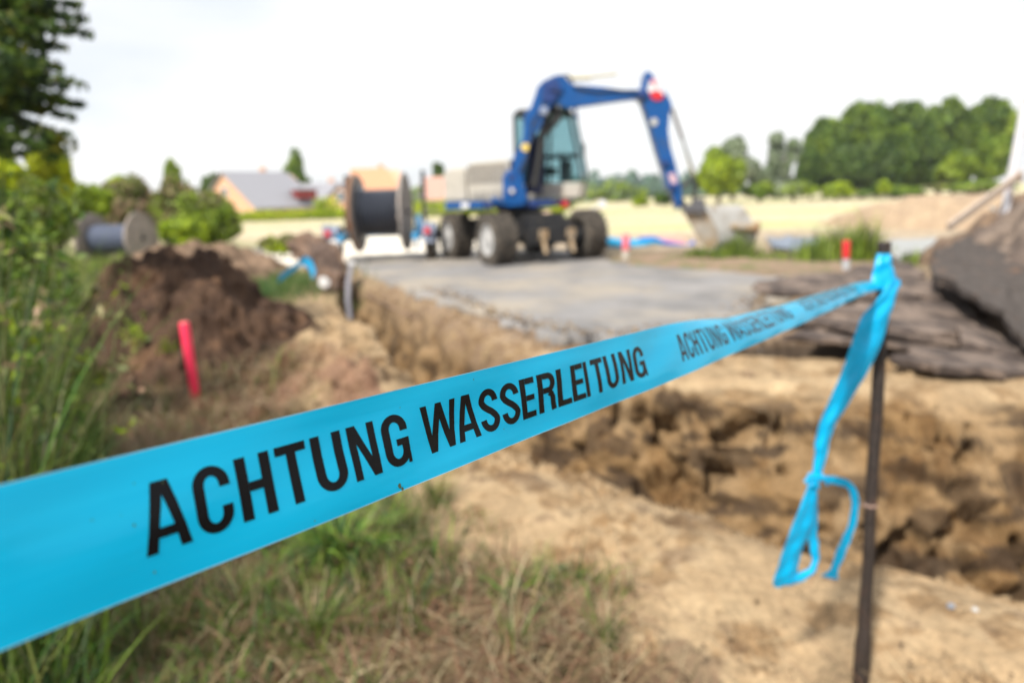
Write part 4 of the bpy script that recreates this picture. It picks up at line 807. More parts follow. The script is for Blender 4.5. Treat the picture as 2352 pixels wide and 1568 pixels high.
# plank, pole, pipes, strips
def build_small():
    e = empty('plank', at(2180, 520, 9.3), 'long greyish plank leaning up on the earth heap to the white pole', 'plank'); a, b = at(2178, 522, 9.2), at(2345, 400, 10.0); d = (b-a).normalized(); sdv = d.cross(Vector((0, 1, .3))).normalized(); th = d.cross(sdv)
    m = MB(); m.obox((a+b)/2, ((b-a).length/2, .055, .025), (d, sdv, th)); m.build('board', M_plank, e, bevel=.006)
    m = MB(); m.obox(b-d*.10+th*.045, (.03, .075, .02), (d, sdv, th)); m.build('cleat', M_plank, e, bevel=.004)
    a, b = at(2322, 412, 10.1), at(2372, 150, 10.1); e = empty('pole', Vector((a.x, a.y, .6)), 'leaning white pole with pinkish side standing at the right edge of the photo', 'pole')
    m = MB(); m.tube([a-(b-a)*.4, a, b], [.055, .055, .055], 12); m.build('shaft', mat('pole_white', (.62, .62, .66), .5, dirt=(.5, .32, .26), dscale=4, dth=.58), e, smooth=True)
    m = MB(); m.lathe(b, (b-a), [(0, .062), (.05, .062), (.06, .03)], 12); m.build('cap', M_grayp, e)
    GP = 'blue pipes lying on the verge right of the excavator'
    for k, (pts, r, m_, lb) in enumerate([
        ([(1388, 553), (1420, 561), (1470, 560), (1500, 553), (1520, 556)], [.14, .155, .12, .09, .08], M_tape2, 'light blue flattened pipe end beside the pink post'),
        ([(1468, 550), (1500, 549), (1530, 560), (1580, 567), (1595, 556)], [.065, .08, .08, .07, .065], mat('deep_blue_pipe', (.01, .07, .40), .4), 'dark blue pipe curving on the verge near the bucket')]):
        e = MB(); P = [at(x, y, 19.6) for x, y in pts]; F_ = []
        for i in range(len(P)-1):
            for q in range(4): F_.append(P[i]+(P[i+1]-P[i])*q/4)
        F_.append(P[-1]); rr = list(np.interp(np.linspace(0, len(r)-1, len(F_)), range(len(r)), r)); e.tube(F_, rr, 12); o = e.build('plastic_pipe', m_, None, smooth=True); tag(o, lb, 'pipe', GP)
    e = MB(); e.tube([at(1498, 553, 20.0), at(1540, 552, 20.0), at(1575, 556, 19.9)], [.09, .11, .09], 10); tag(e.build('folded_sheet', M_glove, None, smooth=True, sub=1, noise=.03, nscale=5), 'pinkish folded plastic lying on the dark blue pipe', 'plastic sheet')
    # sheeting beyond the weeds
    X = []; c = [(1765, 546, 19.6), (1850, 543, 20.2), (1900, 546, 19.6), (1895, 562, 17.4), (1830, 573, 16.2), (1780, 566, 16.9)]
    o = slab('plastic_sheet', c, .05, 'blue-grey sheeting on the ground between the two weed clumps', 'plastic sheet', M_plas, noise=.06)
    # chunk at the trench end with a blue strip
    o = slab('asphalt_chunk', [(660, 560, 12.8), (690, 540, 13.0), (728, 552, 12.9), (765, 585, 12.7), (780, 630, 12.5), (765, 668, 12.4), (735, 660, 12.4), (712, 625, 12.5), (690, 592, 12.7), (668, 590, 12.8)], .34, 'upright rusty brown asphalt chunk at the far end of the narrow trench', 'asphalt chunk', mat('rusty_brown_lump', (.11, .075, .06), .95, var=.4, scale=5, dirt=(.22, .14, .095), dscale=2.2, dth=.52, bump=.8, bscale=20), noise=.10, cuts=2, dirn=(.25, .9, .1))
    m = MB(); P = [at(x, y, yy) for x, y, yy in ((640, 641, 12.0), (668, 620, 12.1), (698, 598, 12.2), (712, 606, 12.2), (722, 632, 12.1))]; w_ = Vector((.03, 0, .075))
    vs = []
    for p in P: vs += [p-w_, p+w_, p-w_+Vector((0, .006, 0)), p+w_+Vector((0, .006, 0))]
    fs = []
    for i in range(len(P)-1):
        b = i*4; fs += [(b, b+1, b+5, b+4), (b+2, b+6, b+7, b+3), (b, b+4, b+6, b+2), (b+1, b+3, b+7, b+5)]
    fs += [(0, 2, 3, 1), (len(vs)-4, len(vs)-3, len(vs)-1, len(vs)-2)]; m.add(vs, fs); tag(m.build('tape_strip', M_tape2, None), 'short bent blue strip hanging off the rusty brown chunk', 'tape strip')
    m = MB(); m.lathe(at(744, 648, 12.0), (.3, -1, .1), [(0, .03), (.03, .09), (.08, .10), (.10, .04)], 12); tag(m.build('pale_stone', M_white, None, smooth=True, noise=.02, nscale=9), 'whitish stone stuck to the foot of the rusty brown chunk', 'stone')
    # thin old cable along the cut bank and stones in the sand
    P = [at(x, y, yy) for x, y, yy in ((835, 672, 12.0), (900, 706, 10.1), (990, 746, 8.6), (1080, 786, 7.5), (1160, 820, 6.8), (1240, 846, 6.2))]; m = MB(); F_ = []
    for i in range(len(P)-1):
        for q in range(5):
            p = P[i]+(P[i+1]-P[i])*q/5; F_.append(p)
    m.tube(F_, .012, 7); tag(m.build('old_cable', mat('brown_cable', (.24, .16, .11), .8), None, smooth=True), 'thin brown cable stretched along the cut bank of the trench', 'cable')
    rg = random.Random(5)
    spots = [(2235, 1430, .011, mat('dull_stone', (.42, .42, .42), .8), 'small greyish stone in the sand at the lower right'), (2180, 1425, .014, mat('bluish_stone', (.2, .22, .26), .7), 'small blue-grey stone in the sand at the lower right'),
             (1905, 1355, .025, mat('brown_stone', (.14, .10, .08), .8), 'dark brown pebble on the sand under the knotted bow'),
             (826, 1548, .012, mat('dull_stone', (.42, .42, .42), .8), 'small greyish stone in the grass at the bottom edge'),
             (1395, 1388, .015, mat('tan_stone', (.4, .32, .24), .8), 'tan pebble where the grass meets the sand')]
    for x, y, r, m_, lb in spots:
        p = onz(x, y, 0.0); p.z = gz(p.x, p.y)+r*.3; q = p
        m = MB(); m.lathe(q-Vector((0, 0, r*.6)), (0.1, 0, 1), [(0, r*.5), (r*.3, r), (r*.9, r*.9), (r*1.2, r*.4)], 12); tag(m.build('stone', m_, None, smooth=True, sub=1, noise=r*.35, nscale=.6/r), lb, 'stone')
build_small()

# ------------------------------------------------------------------ foliage helpers
RG = np.random.default_rng(11)
def quads(C, size, nrm, cols, elong=1.6):
    """leaf quads: centres, sizes, normals, colours"""
    n = len(C); a = RG.normal(size=(n, 3)); t = np.cross(nrm, a); t /= np.linalg.norm(t, axis=1)[:, None]+1e-9; b = np.cross(nrm, t); b /= np.linalg.norm(b, axis=1)[:, None]+1e-9
    s = size[:, None]; V = np.stack([C-t*s*elong*.5, C+b*s*.5, C+t*s*elong*.5, C-b*s*.5], 1).reshape(-1, 3)
    F = np.arange(n*4).reshape(-1, 4); return V, F, np.repeat(cols, 4, axis=0)
def crown_pts(lobes, n, drop=.0):
    """lobes: (cx,cy,cz,rx,ry,rz)"""
    Lb = np.array(lobes, float); vol = (Lb[:, 3]*Lb[:, 4]*Lb[:, 5])**(2/3); k = RG.choice(len(Lb), n, p=vol/vol.sum()); d = RG.normal(size=(n, 3)); d /= np.linalg.norm(d, axis=1)[:, None]
    r = RG.uniform(.45, 1.0, n)**.6*(1+.16*pn(d[:, 0]*2+k*3.1, d[:, 1]*2, d[:, 2]*2)+.10*pn(d[:, 0]*5+k, d[:, 1]*5, d[:, 2]*5))
    P = Lb[k, :3]+d*r[:, None]*Lb[k, 3:6]; nr = d+RG.normal(size=(n, 3))*.7; nr /= np.linalg.norm(nr, axis=1)[:, None]; return P, nr, k
def leafcols(P, pal, k=None, sc=.6):
    pal = np.array(pal, float); t = fbm(P[:, 0]*sc, P[:, 1]*sc, P[:, 2]*sc, 2)+RG.normal(size=len(P))*.35+(0 if k is None else ((k*37) % 11)/11*.7-.35); i = np.clip(((t+1)/2*len(pal)).astype(int), 0, len(pal)-1)
    return pal[i]*RG.uniform(.75, 1.25, (len(P), 1))
def foliage(name, lobes, n, size, pal, parent=None, sc=.6, elong=1.6):
    P, nr, k = crown_pts(lobes, n); V, F, C = quads(P, RG.uniform(.6, 1.3, n)*size, nr, leafcols(P, pal, k, sc), elong); return mesh_np(name, V, F, M_leaf, parent=parent, tint=C)
DARK = [(.016, .034, .012), (.034, .070, .016), (.065, .115, .022), (.12, .18, .03)]
MID = [(.055, .11, .016), (.12, .20, .022), (.20, .29, .03), (.28, .36, .04)]
YEL = [(.24, .33, .01), (.36, .46, .015), (.48, .56, .02), (.58, .62, .03)]
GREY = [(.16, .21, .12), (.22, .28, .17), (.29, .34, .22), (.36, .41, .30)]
REDB = [(.26, .15, .10), (.20, .20, .07), (.32, .29, .13), (.40, .26, .18)]
OLV = [(.07, .09, .03), (.11, .13, .04), (.16, .17, .06), (.2, .18, .08)]
def lobes_for(c, rx, ry, rz, n, seed, top=False):
    rg = random.Random(seed); L_ = [(c[0], c[1], c[2], rx*.62, ry*.62, rz*.72)]
    for i in range(n):
        a = rg.uniform(0, 2*math.pi); e = rg.uniform(-.75, 1.0); q = math.sqrt(max(0, 1-e*e)); k = rg.uniform(.26, .46)
        L_.append((c[0]+math.cos(a)*q*rx*(1-k)*rg.uniform(.85, 1.08), c[1]+math.sin(a)*q*ry*(1-k), c[2]+e*rz*(1-k)*rg.uniform(.9, 1.08), rx*k, ry*k, rz*k*rg.uniform(.8, 1.1)))
    return L_
def tree(name, x, y, zc, rx, ry, rz, n, size, pal, label, cat='tree', group=None, nl=14, seed=0, tr=None, zb=.2, lobes=None, sc=.25):
    e = empty(name, (x, y, zb), label, cat, group); lb = lobes or lobes_for((x, y, zc), rx, ry, rz, nl, seed)
    foliage('crown', lb, n, size, pal, e, sc); r = tr or rx*.09; m = MB(); rg = random.Random(seed)
    m.tube([(x, y, zb-.2), (x+.1*rx*rg.uniform(-1, 1), y, (zb+zc)/2), (x, y, zc+rz*.3)], [r, r*.75, r*.35], 8)
    for i in range(5):
        l = lb[rg.randrange(len(lb))]; m.tube([(x, y, zb+(zc-zb)*rg.uniform(.5, .9)), (l[0], l[1], l[2])], [r*.4, r*.1], 5)
    m.build('trunk', M_bark, e, smooth=True); return e
def X(px, py, Y): v = at(px, py, Y); return v.x, v.z
def tree_px(name, x0, x1, ytop, ybot, Y, *a, depth=1.0, **k):
    """crown seen between these sight lines at distance Y"""
    cx, _ = X((x0+x1)/2, (ytop+ybot)/2, Y); zt = at((x0+x1)/2, ytop, Y).z; zb_ = at((x0+x1)/2, ybot, Y).z; rx = (x1-x0)/2/FPX*Y
    return tree(name, cx, Y, (zt+zb_)/2, rx, rx*depth, (zt-zb_)/2, *a, **k)
# big trees at the right, beyond the field
BT = 'big dark trees beyond the field at the right'
for i, (a, b, t, bo, Y, pal, lb) in enumerate([
    (1838, 1960, 262, 452, 97, DARK[2:]+MID, 'dark round tree at the left end of the tall tree belt'), (1905, 2065, 228, 452, 98, MID[:3]+DARK[2:], 'tall domed tree, second from the left in the tree belt'),
    (2010, 2150, 226, 445, 96, DARK[3:]+MID[:3], 'tall dark tree in the middle of the tree belt'), (2090, 2240, 222, 444, 99, MID[:3]+DARK[2:], 'broad tall tree right of the middle of the tree belt'),
    (2190, 2336, 222, 440, 97, DARK[3:]+MID, 'tall dark tree at the right end of the tree belt'), (1880, 2010, 330, 452, 92, DARK[1:]+MID[:1], 'lower dark tree in front of the tall domed tree'),
    (1960, 2080, 320, 452, 94, MID[:2]+DARK[1:], 'middle-sized green tree before the tree belt, below its dome'), (2060, 2180, 300, 450, 95, DARK[1:]+MID[:2], 'dark tree low in the middle of the tree belt'), (1830, 1900, 330, 455, 93, MID[:2]+DARK[1:], 'lowest outer tree at the left foot of the tree belt')]):
    tree_px('broadleaf_tree', a, b, t, bo, Y, 14000, .46, pal, lb, group=BT, nl=34, seed=i+1)
tree_px('young_tree', 2152, 2236, 345, 436, 86, 3500, .42, MID[1:]+YEL[:1], 'light green young tree in front of the dark tree belt', nl=10, seed=31)
tree_px('young_tree', 2243, 2314, 290, 436, 86, 4500, .42, MID[1:]+YEL[:1], 'tall narrow yellow-green tree in front of the dark tree belt', nl=10, seed=32)
tree_px('sapling', 2016, 2046, 408, 448, 80, 700, .3, YEL[:3], 'tiny yellow-green sapling at the edge of the pale field', nl=4, seed=33)
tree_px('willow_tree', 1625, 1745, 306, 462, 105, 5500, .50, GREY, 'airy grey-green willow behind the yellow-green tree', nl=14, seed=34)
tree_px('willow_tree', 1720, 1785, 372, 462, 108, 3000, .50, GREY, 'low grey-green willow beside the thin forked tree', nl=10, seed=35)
tree_px('thin_tree', 1764, 1842, 302, 452, 112, 2600, .45, GREY[:3]+MID[1:2], 'thin forked tree with sky showing through its crown', seed=36, tr=.35, lobes=[(at(a, b, 112).x, 112+c, at(a, b, 112).z, d, 1.5, e) for a, b, c, d, e in ((1784, 322, 0, 1.3, 1.4), (1790, 345, 1, 1.5, 1.4), (1778, 372, 0, 1.2, 1.6), (1822, 335, 0, 1.1, 1.2), (1832, 355, 1, 1.0, 1.2), (1800, 392, 0, 1.2, 1.3), (1765, 405, 0, 1.6, 1.8), (1785, 432, 0, 2.2, 1.8), (1835, 425, 1, 1.6, 1.3), (1812, 365, 0, .8, 1.3))])
tree_px('thin_tree', 1790, 1850, 395, 450, 115, 900, .50, GREY[:3], 'low misty tree at the foot of the thin forked tree', nl=8, seed=37)
tree_px('yellow_tree', 1592, 1712, 332, 464, 82, 5500, .40, MID[2:]+YEL[:3], 'yellow-green tree right behind the excavator arm', nl=14, seed=38)
BS = 'round bushes along the far field edge'
for i, (a, b, t, bo, pal, lb) in enumerate([(1700, 1790, 415, 460, MID[1:], 'low green bush between the willow and the pale bush'), (1770, 1880, 416, 458, GREY[2:]+YEL[:1], 'pale green round bush left of the brighter bush'), (1868, 1972, 418, 456, YEL[:2]+MID[2:], 'bright green round bush under the domed tree'),
                                (1960, 2150, 425, 452, MID[:3], 'low dark green thicket under the tree belt'), (2130, 2330, 415, 446, MID[1:]+OLV[1:], 'low olive thicket at the right end of the field'), (1452, 1490, 448, 476, YEL[:3], 'small yellow-green bush seen left of the bucket'), (1500, 1545, 440, 474, MID, 'small green bush just left of the bucket')]):
    tree_px('bush', a, b, t, bo, 84, 2200, .34, pal, lb, 'bush', BS, nl=8, seed=50+i, depth=.6)
# distant woods
def band():
    pts = []; 
    for i in range(60):
        px = 1300+i*6.5; Y = 230; x, z = X(px, 462, Y); h = 4.2+2.2*math.sin(i*.9)+1.5*math.sin(i*2.3); pts.append((x, Y, 1+h*.4, 3.5, 3, h*.75))
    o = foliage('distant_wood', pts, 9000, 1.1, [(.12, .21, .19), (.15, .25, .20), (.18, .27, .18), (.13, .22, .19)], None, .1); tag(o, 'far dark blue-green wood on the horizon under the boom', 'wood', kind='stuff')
    pts = []
    for i in range(70):
        px = -200+i*24; Y = 150; x, z = X(px, 470, Y); pts.append((x, Y, 2.2, 3.2, 3, 2.0+math.sin(i*1.7)))
    o = foliage('distant_hedgerow', pts, 9000, .8, MID+GREY[:2], None, .1); tag(o, 'far green hedgerow behind the houses', 'hedgerow', kind='stuff')
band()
# garden trees and hedges on the left
tree_px('conifer', 654, 700, 356, 470, 88, 3200, .36, MID[:3], 'pointed green conifer behind the grey roofed house', nl=3, seed=70, lobes=[(at(677, 450-k*15, 88).x+random.Random(k).uniform(-.2, .2), 88, at(677, 452-k*15, 88).z, 2.4-.28*k, 2.3-.28*k, 1.2) for k in range(7)])
tree_px('garden_tree', 372, 416, 360, 450, 60, 2500, .28, MID[1:]+YEL[:1], 'narrow green tree left of the gabled house', nl=8, seed=71)
tree_px('garden_tree', 240, 300, 400, 460, 60, 1800, .28, YEL[:3], 'bright yellow-green round tree behind the reddish shrubs', nl=8, seed=72)
tree_px('garden_tree', 460, 520, 395, 460, 90, 1800, .4, DARK[2:]+MID[:2], 'dark tree hidden behind the brick gable', nl=8, seed=73)
tree_px('garden_tree', 985, 1030, 374, 450, 95, 1800, .36, DARK[2:]+MID[:2], 'small dark spiky tree above the pinkish roof', nl=6, seed=74)
tree_px('garden_tree', 1030, 1080, 380, 460, 92, 1800, .36, YEL[:3], 'pale yellow-green tree beside the engine hood', nl=6, seed=75)
tree_px('garden_bush', 1010, 1200, 440, 500, 50, 5000, .22, YEL[:3]+MID[3:], 'wide yellow-green bush seen under the excavator deck', 'bush', nl=12, seed=76, depth=.4)
tree_px('garden_bush', 1190, 1330, 450, 500, 50, 3500, .22, YEL[1:3]+MID[3:], 'yellow-green bush seen between wheels and cab of the excavator', 'bush', nl=12, seed=77, depth=.4)
def hedge(x0, x1, yt, yb, Y, label, pal):
    a = at(x0, yb, Y); b = at(x1, yb, Y); zt = at((x0+x1)/2, yt, Y).z; n = int((b.x-a.x)/.7)+1
    o = foliage('hedge', [(a.x+(b.x-a.x)*i/(n-1), Y, (zt+.15)/2, .6, .45, (zt-.15)/2+.12) for i in range(n)], n*260, .16, pal, None, .8); tag(o, label, 'hedge')
hedge(520, 800, 484, 505, 66, 'long clipped bright green hedge below the houses', YEL[:3]+MID[3:])
hedge(735, 770, 452, 492, 68, 'small bright green bush corner in front of the second house', YEL)
hedge(930, 1080, 462, 500, 64, 'bright green hedge between the reel and the engine hood', YEL[:3])
SH = 'wild shrubs behind the old reel'
for i, (a, b, t, bo, Y, pal, lb) in enumerate([(200, 300, 420, 540, 27, OLV+REDB[:1], 'olive shrub behind the left flange of the old reel'), (225, 385, 398, 560, 26, REDB+OLV[1:]+MID[2:], 'reddish flowering shrub above the old reel'), (345, 490, 388, 580, 24, REDB[1:]+OLV[2:]+MID[2:], 'tall reddish green shrub right of the old reel'),
                                   (385, 545, 430, 590, 22, YEL[:1]+MID[1:]+OLV[2:], 'low bright green shrub between old reel and soil heap'), (430, 560, 455, 560, 23, MID[1:]+OLV[2:]+YEL[:1], 'low green shrub in front of the brick gable'), (120, 215, 470, 560, 24, DARK[2:]+MID[:2], 'dark green shrub at the left of the old reel'), (590, 700, 535, 590, 20, YEL[:2]+OLV[2:], 'sparse low weeds on the track left of the trailer'),
    (130, 260, 405, 520, 23, YEL[:2]+MID[2:], 'yellow-green shrub between the leaning tree foliage and the left flange of the old reel'), (285, 400, 440, 560, 27, MID[2:]+YEL[:1]+REDB[2:], 'yellowish shrub straight above the cable of the old reel'), (440, 560, 470, 560, 25, YEL[:2]+MID[2:]+OLV[2:], 'pale yellow-green shrub covering the left foot of the brick gable'), (365, 480, 490, 585, 21, YEL[:2]+MID[2:], 'low sunlit shrub at the foot of the right flange of the old reel')]):
    tree_px('shrub', a, b, t, bo, Y, 900 if i == 6 else 4200, .11, pal, lb, 'shrub', SH, nl=18, seed=80+i, depth=.7, tr=.05, sc=.8)
# trees at the left edge
def left_tree():
    x, y = -6.9, 7.6; e = empty('dark_tree', (x, y, 0), 'dark tree with drooping branches in the top left corner', 'tree'); m = MB()
    m.tube([(x, y, -.2), (x+.05, y, 3), (x, y, 7)], [.22, .16, .08], 10); m.build('trunk', M_bark, e, smooth=True)
    lb = []; rg = random.Random(4)
    tips = [(195, 5), (205, 35), (215, 70), (180, 50), (165, 105), (150, 150), (165, 190), (205, 195), (155, 235), (200, 235), (175, 265), (120, 295), (95, 320), (120, 120), (80, 200), (60, 280), (30, 310), (140, 20), (90, 60), (50, 130), (20, 220), (0, 290), (-20, 60), (-60, 160), (-80, 260), (110, 250), (-40, 330), (70, 10)]
    P = []; sp = MB()
    for (px, py) in tips:
        Y = y+rg.uniform(-.6, .6); t = at(px, py, Y); o = Vector((x, y, t.z+rg.uniform(.0, .6))); n = int((t-o).length/.10)
        pts = [o+(t-o)*(k/6)+Vector((0, 0, .12*math.sin(math.pi*k/6))) for k in range(7)]; sp.tube(pts, [.03, .025, .02, .016, .012, .008, .004], 5)
        for k in range(n):
            f = .25+.75*k/n; c = o+(t-o)*f+Vector((0, 0, .12*math.sin(math.pi*f))); w_ = .24*(1.25-f); P.append((c.x, c.y, c.z-.04, w_, w_, w_*.55))
    for k in range(30):
        c = at(rg.uniform(-90, 150)*rg.uniform(.75, 1), rg.uniform(-60, 335), y+rg.uniform(-.8, .8)); w_ = rg.uniform(.10, .26); P.append((c.x, c.y, c.z, w_, w_, w_*.8))
    sp.build('branches', M_bark, e, smooth=True); foliage('crown', P, 22000, .060, DARK+DARK[:2]+MID[:2]+[(.16, .17, .02)], e, 1.2, 2.2)
left_tree()
tree_px('bright_tree', 60, 160, 290, 470, 15, 6500, .11, YEL[1:]+[(.38, .42, .02)], 'sunlit yellow-green tree below the dark tree', nl=12, seed=91, tr=.06, sc=.8)
tree_px('bright_tree', -60, 70, 340, 520, 14, 6000, .11, YEL+MID[2:], 'yellow-green tree at the left edge behind the weeds', nl=12, seed=92, tr=.06, sc=.8)
HB = 'leafy bushes at the left edge'
for i, (a, b, t, bo, Y, pal, lb) in enumerate([(-90, 70, 420, 760, 7.5, DARK[2:]+MID, 'dark leafy bush at the left edge, under the yellow-green tree'), (0, 175, 395, 640, 9.5, MID+OLV[2:]+YEL[:1], 'loose grey-green bush left of the old reel'), (60, 190, 590, 790, 8.5, MID[:2]+OLV, 'low bush before the old reel and the soil heap'), (-60, 90, 640, 900, 5.5, DARK[1:]+MID[:1]+OLV[:1], 'shady low bush behind the tall grass at the left edge')]):
    tree_px('bush', a, b, t, bo, Y, 5200, .05, pal, lb, 'bush', HB, nl=14, seed=95+i, tr=.02, sc=2.0)
tree_px('bush', -190, 135, 400, 860, 4.6, 3600, .045, DARK[1:]+MID+OLV[1:], 'big loose bush filling the left edge behind the tall weeds', 'bush', HB, nl=22, seed=120, tr=.015, sc=2.5, depth=.7)
tree_px('bush', -140, 50, 700, 1040, 3.6, 2500, .036, DARK[1:]+MID[:2]+OLV, 'low dark bush at the left edge, just above the tape', 'bush', HB, nl=16, seed=121, tr=.01, sc=2.5, depth=.7)
# tall weeds near the camera, left edge, and slim ones before the heap
def weed(px, pbot, ptop, Y, lean, pal, label, n=34, ls=.07, group='tall weeds at the left edge', fork=3, name='tall_weed'):
    b = at(px, pbot, Y); b.z = gz(b.x, b.y); t = at(px+lean, ptop, Y); e = empty(name, b, label, 'weed', group); rg = random.Random(int(px*7+ptop)); m = MB()
    st = [b+(t-b)*(k/6)+Vector((math.sin(k*1.3)*.015, math.cos(k)*.015, 0)) for k in range(7)]; m.tube(st, [.006, .0055, .005, .0045, .004, .003, .002], 5)
    C = []
    for k in range(n):
        f = rg.uniform(.12, 1); p = b+(t-b)*f; a = rg.uniform(0, 6.28); l = ls*(1.5-f)*rg.uniform(.6, 1.2)*2; q = p+Vector((math.cos(a)*l, math.sin(a)*l, l*rg.uniform(.1, .7)))
        if k < fork*3: m.tube([p, q], [.003, .001], 4)
        C.append((q, a))
    m.build('stem', mat('weed_stem', (.10, .13, .04), .7), e, smooth=True); n = len(C)
    Cc = np.array([tuple(c[0]) for c in C]); Cc = np.repeat(Cc, 3, 0)+RG.normal(size=(n*3, 3))*ls*.35; nr = RG.normal(size=(n*3, 3))+np.array([0, 0, .8]); nr /= np.linalg.norm(nr, axis=1)[:, None]
    V, F, K = quads(Cc, RG.uniform(.5, 1.1, n*3)*ls*.55, nr, leafcols(Cc, pal, None, 3), 2.4); mesh_np('leaves', V, F, M_leaf, parent=e, tint=K)
rgw = random.Random(8)
WL = 'first second third fourth fifth sixth seventh eighth ninth tenth eleventh twelfth thirteenth fourteenth fifteenth sixteenth'.split()
for i in range(10):
    px = -60+i*26+rgw.uniform(-8, 8); top = 360+max(0, px)*1.6+rgw.uniform(-50, 130)
    weed(px, 1150, min(top, 900), rgw.uniform(2.2, 3.8), rgw.uniform(-90, 90), (DARK[1:]+MID[:2]) if i % 3 else (OLV[1:]+YEL[:1]+REDB[2:]), WL[i]+' tall weed of the row of narrow-leaved weeds, counted from the left edge', 34, .050)
weed(292, 760, 585, 6.2, 0, MID[1:], 'slim upright green stalk in front of the dark soil heap', 12, .05, None, name='stalk')
weed(200, 960, 770, 4.2, -8, MID[1:], 'green stalk left of the pink post, before the dark heap', 12, .05, None, name='stalk')
for (px, py, Y, s, lb) in ((308, 765, 5.6, .10, 'small round-leaved weed on the dark soil heap'), (385, 795, 5.5, .07, 'tiny weed just left of the pink post top'), (165, 730, 6.0, .09, 'small bluish weed at the left flank of the soil heap')):
    c = at(px, py, Y); e = empty('small_weed', c, lb, 'weed'); P = RG.normal(size=(60, 3))*s*.5+np.array(c); nr = RG.normal(size=(60, 3))+[0, -.3, 1]; nr /= np.linalg.norm(nr, axis=1)[:, None]
    V, F, K = quads(P, RG.uniform(.5, 1, 60)*s*.45, nr, leafcols(P, MID[1:]+YEL[:1]), 1.4); mesh_np('leaves', V, F, M_leaf, parent=e, tint=K); m = MB(); m.tube([c-Vector((0, -.05, s*1.6)), c], .004, 5); m.build('stem', M_bark, e)

# ------------------------------------------------------------------ grass
def blades(name, B, H, W, az, bend, cols, label, seg=4, cat=None):
    """B roots (n,3)"""
    n = len(B); dirx = np.stack([np.cos(az), np.sin(az), 0*az], -1); sidev = np.stack([-np.sin(az), np.cos(az), 0*az], -1)
    sidev = sidev*np.cos(RG.uniform(-.9, .9, n))[:, None]+dirx*np.sin(RG.uniform(-.9, .9, n))[:, None]
    V = np.zeros((n, (seg+1)*2, 3)); 
    for k in range(seg+1):
        f = k/seg; th = bend*f; up = H*(np.sin(np.maximum(bend, 1e-3)*f)/np.maximum(bend, 1e-3)); out = H*((1-np.cos(bend*f))/np.maximum(bend, 1e-3)); w_ = W*(1-f**1.8)*.5+W*.03
        c = B+dirx*out[:, None]; c[:, 2] += up; V[:, 2*k] = c-sidev*w_[:, None]; V[:, 2*k+1] = c+sidev*w_[:, None]
    base = (np.arange(n)*(seg+1)*2)[:, None, None]; q = np.array([[2*k, 2*k+1, 2*k+3, 2*k+2] for k in range(seg)])[None]; F = (base+q).reshape(-1, 4)
    C = np.repeat(cols, (seg+1)*2, axis=0); o = mesh_np(name, V.reshape(-1, 3), F, M_grass, tint=C); tag(o, label, cat, kind='stuff'); return o
GC = np.array([(.04, .105, .018), (.08, .18, .025), (.13, .20, .035), (.03, .075, .03), (.17, .19, .05), (.17, .27, .03)]); SC = np.array([(.36, .27, .15), (.24, .13, .075), (.48, .40, .25), (.17, .11, .065), (.26, .14, .09), (.20, .16, .08)])
def ground_z(x, y): return gz_cols(x, y)[0]
def scatter(n, xr, yr, cond):
    x = RG.uniform(*xr, n); y = RG.uniform(*yr, n)
    if cond is not None: k = cond(x, y); x, y = x[k], y[k]
    return x, y
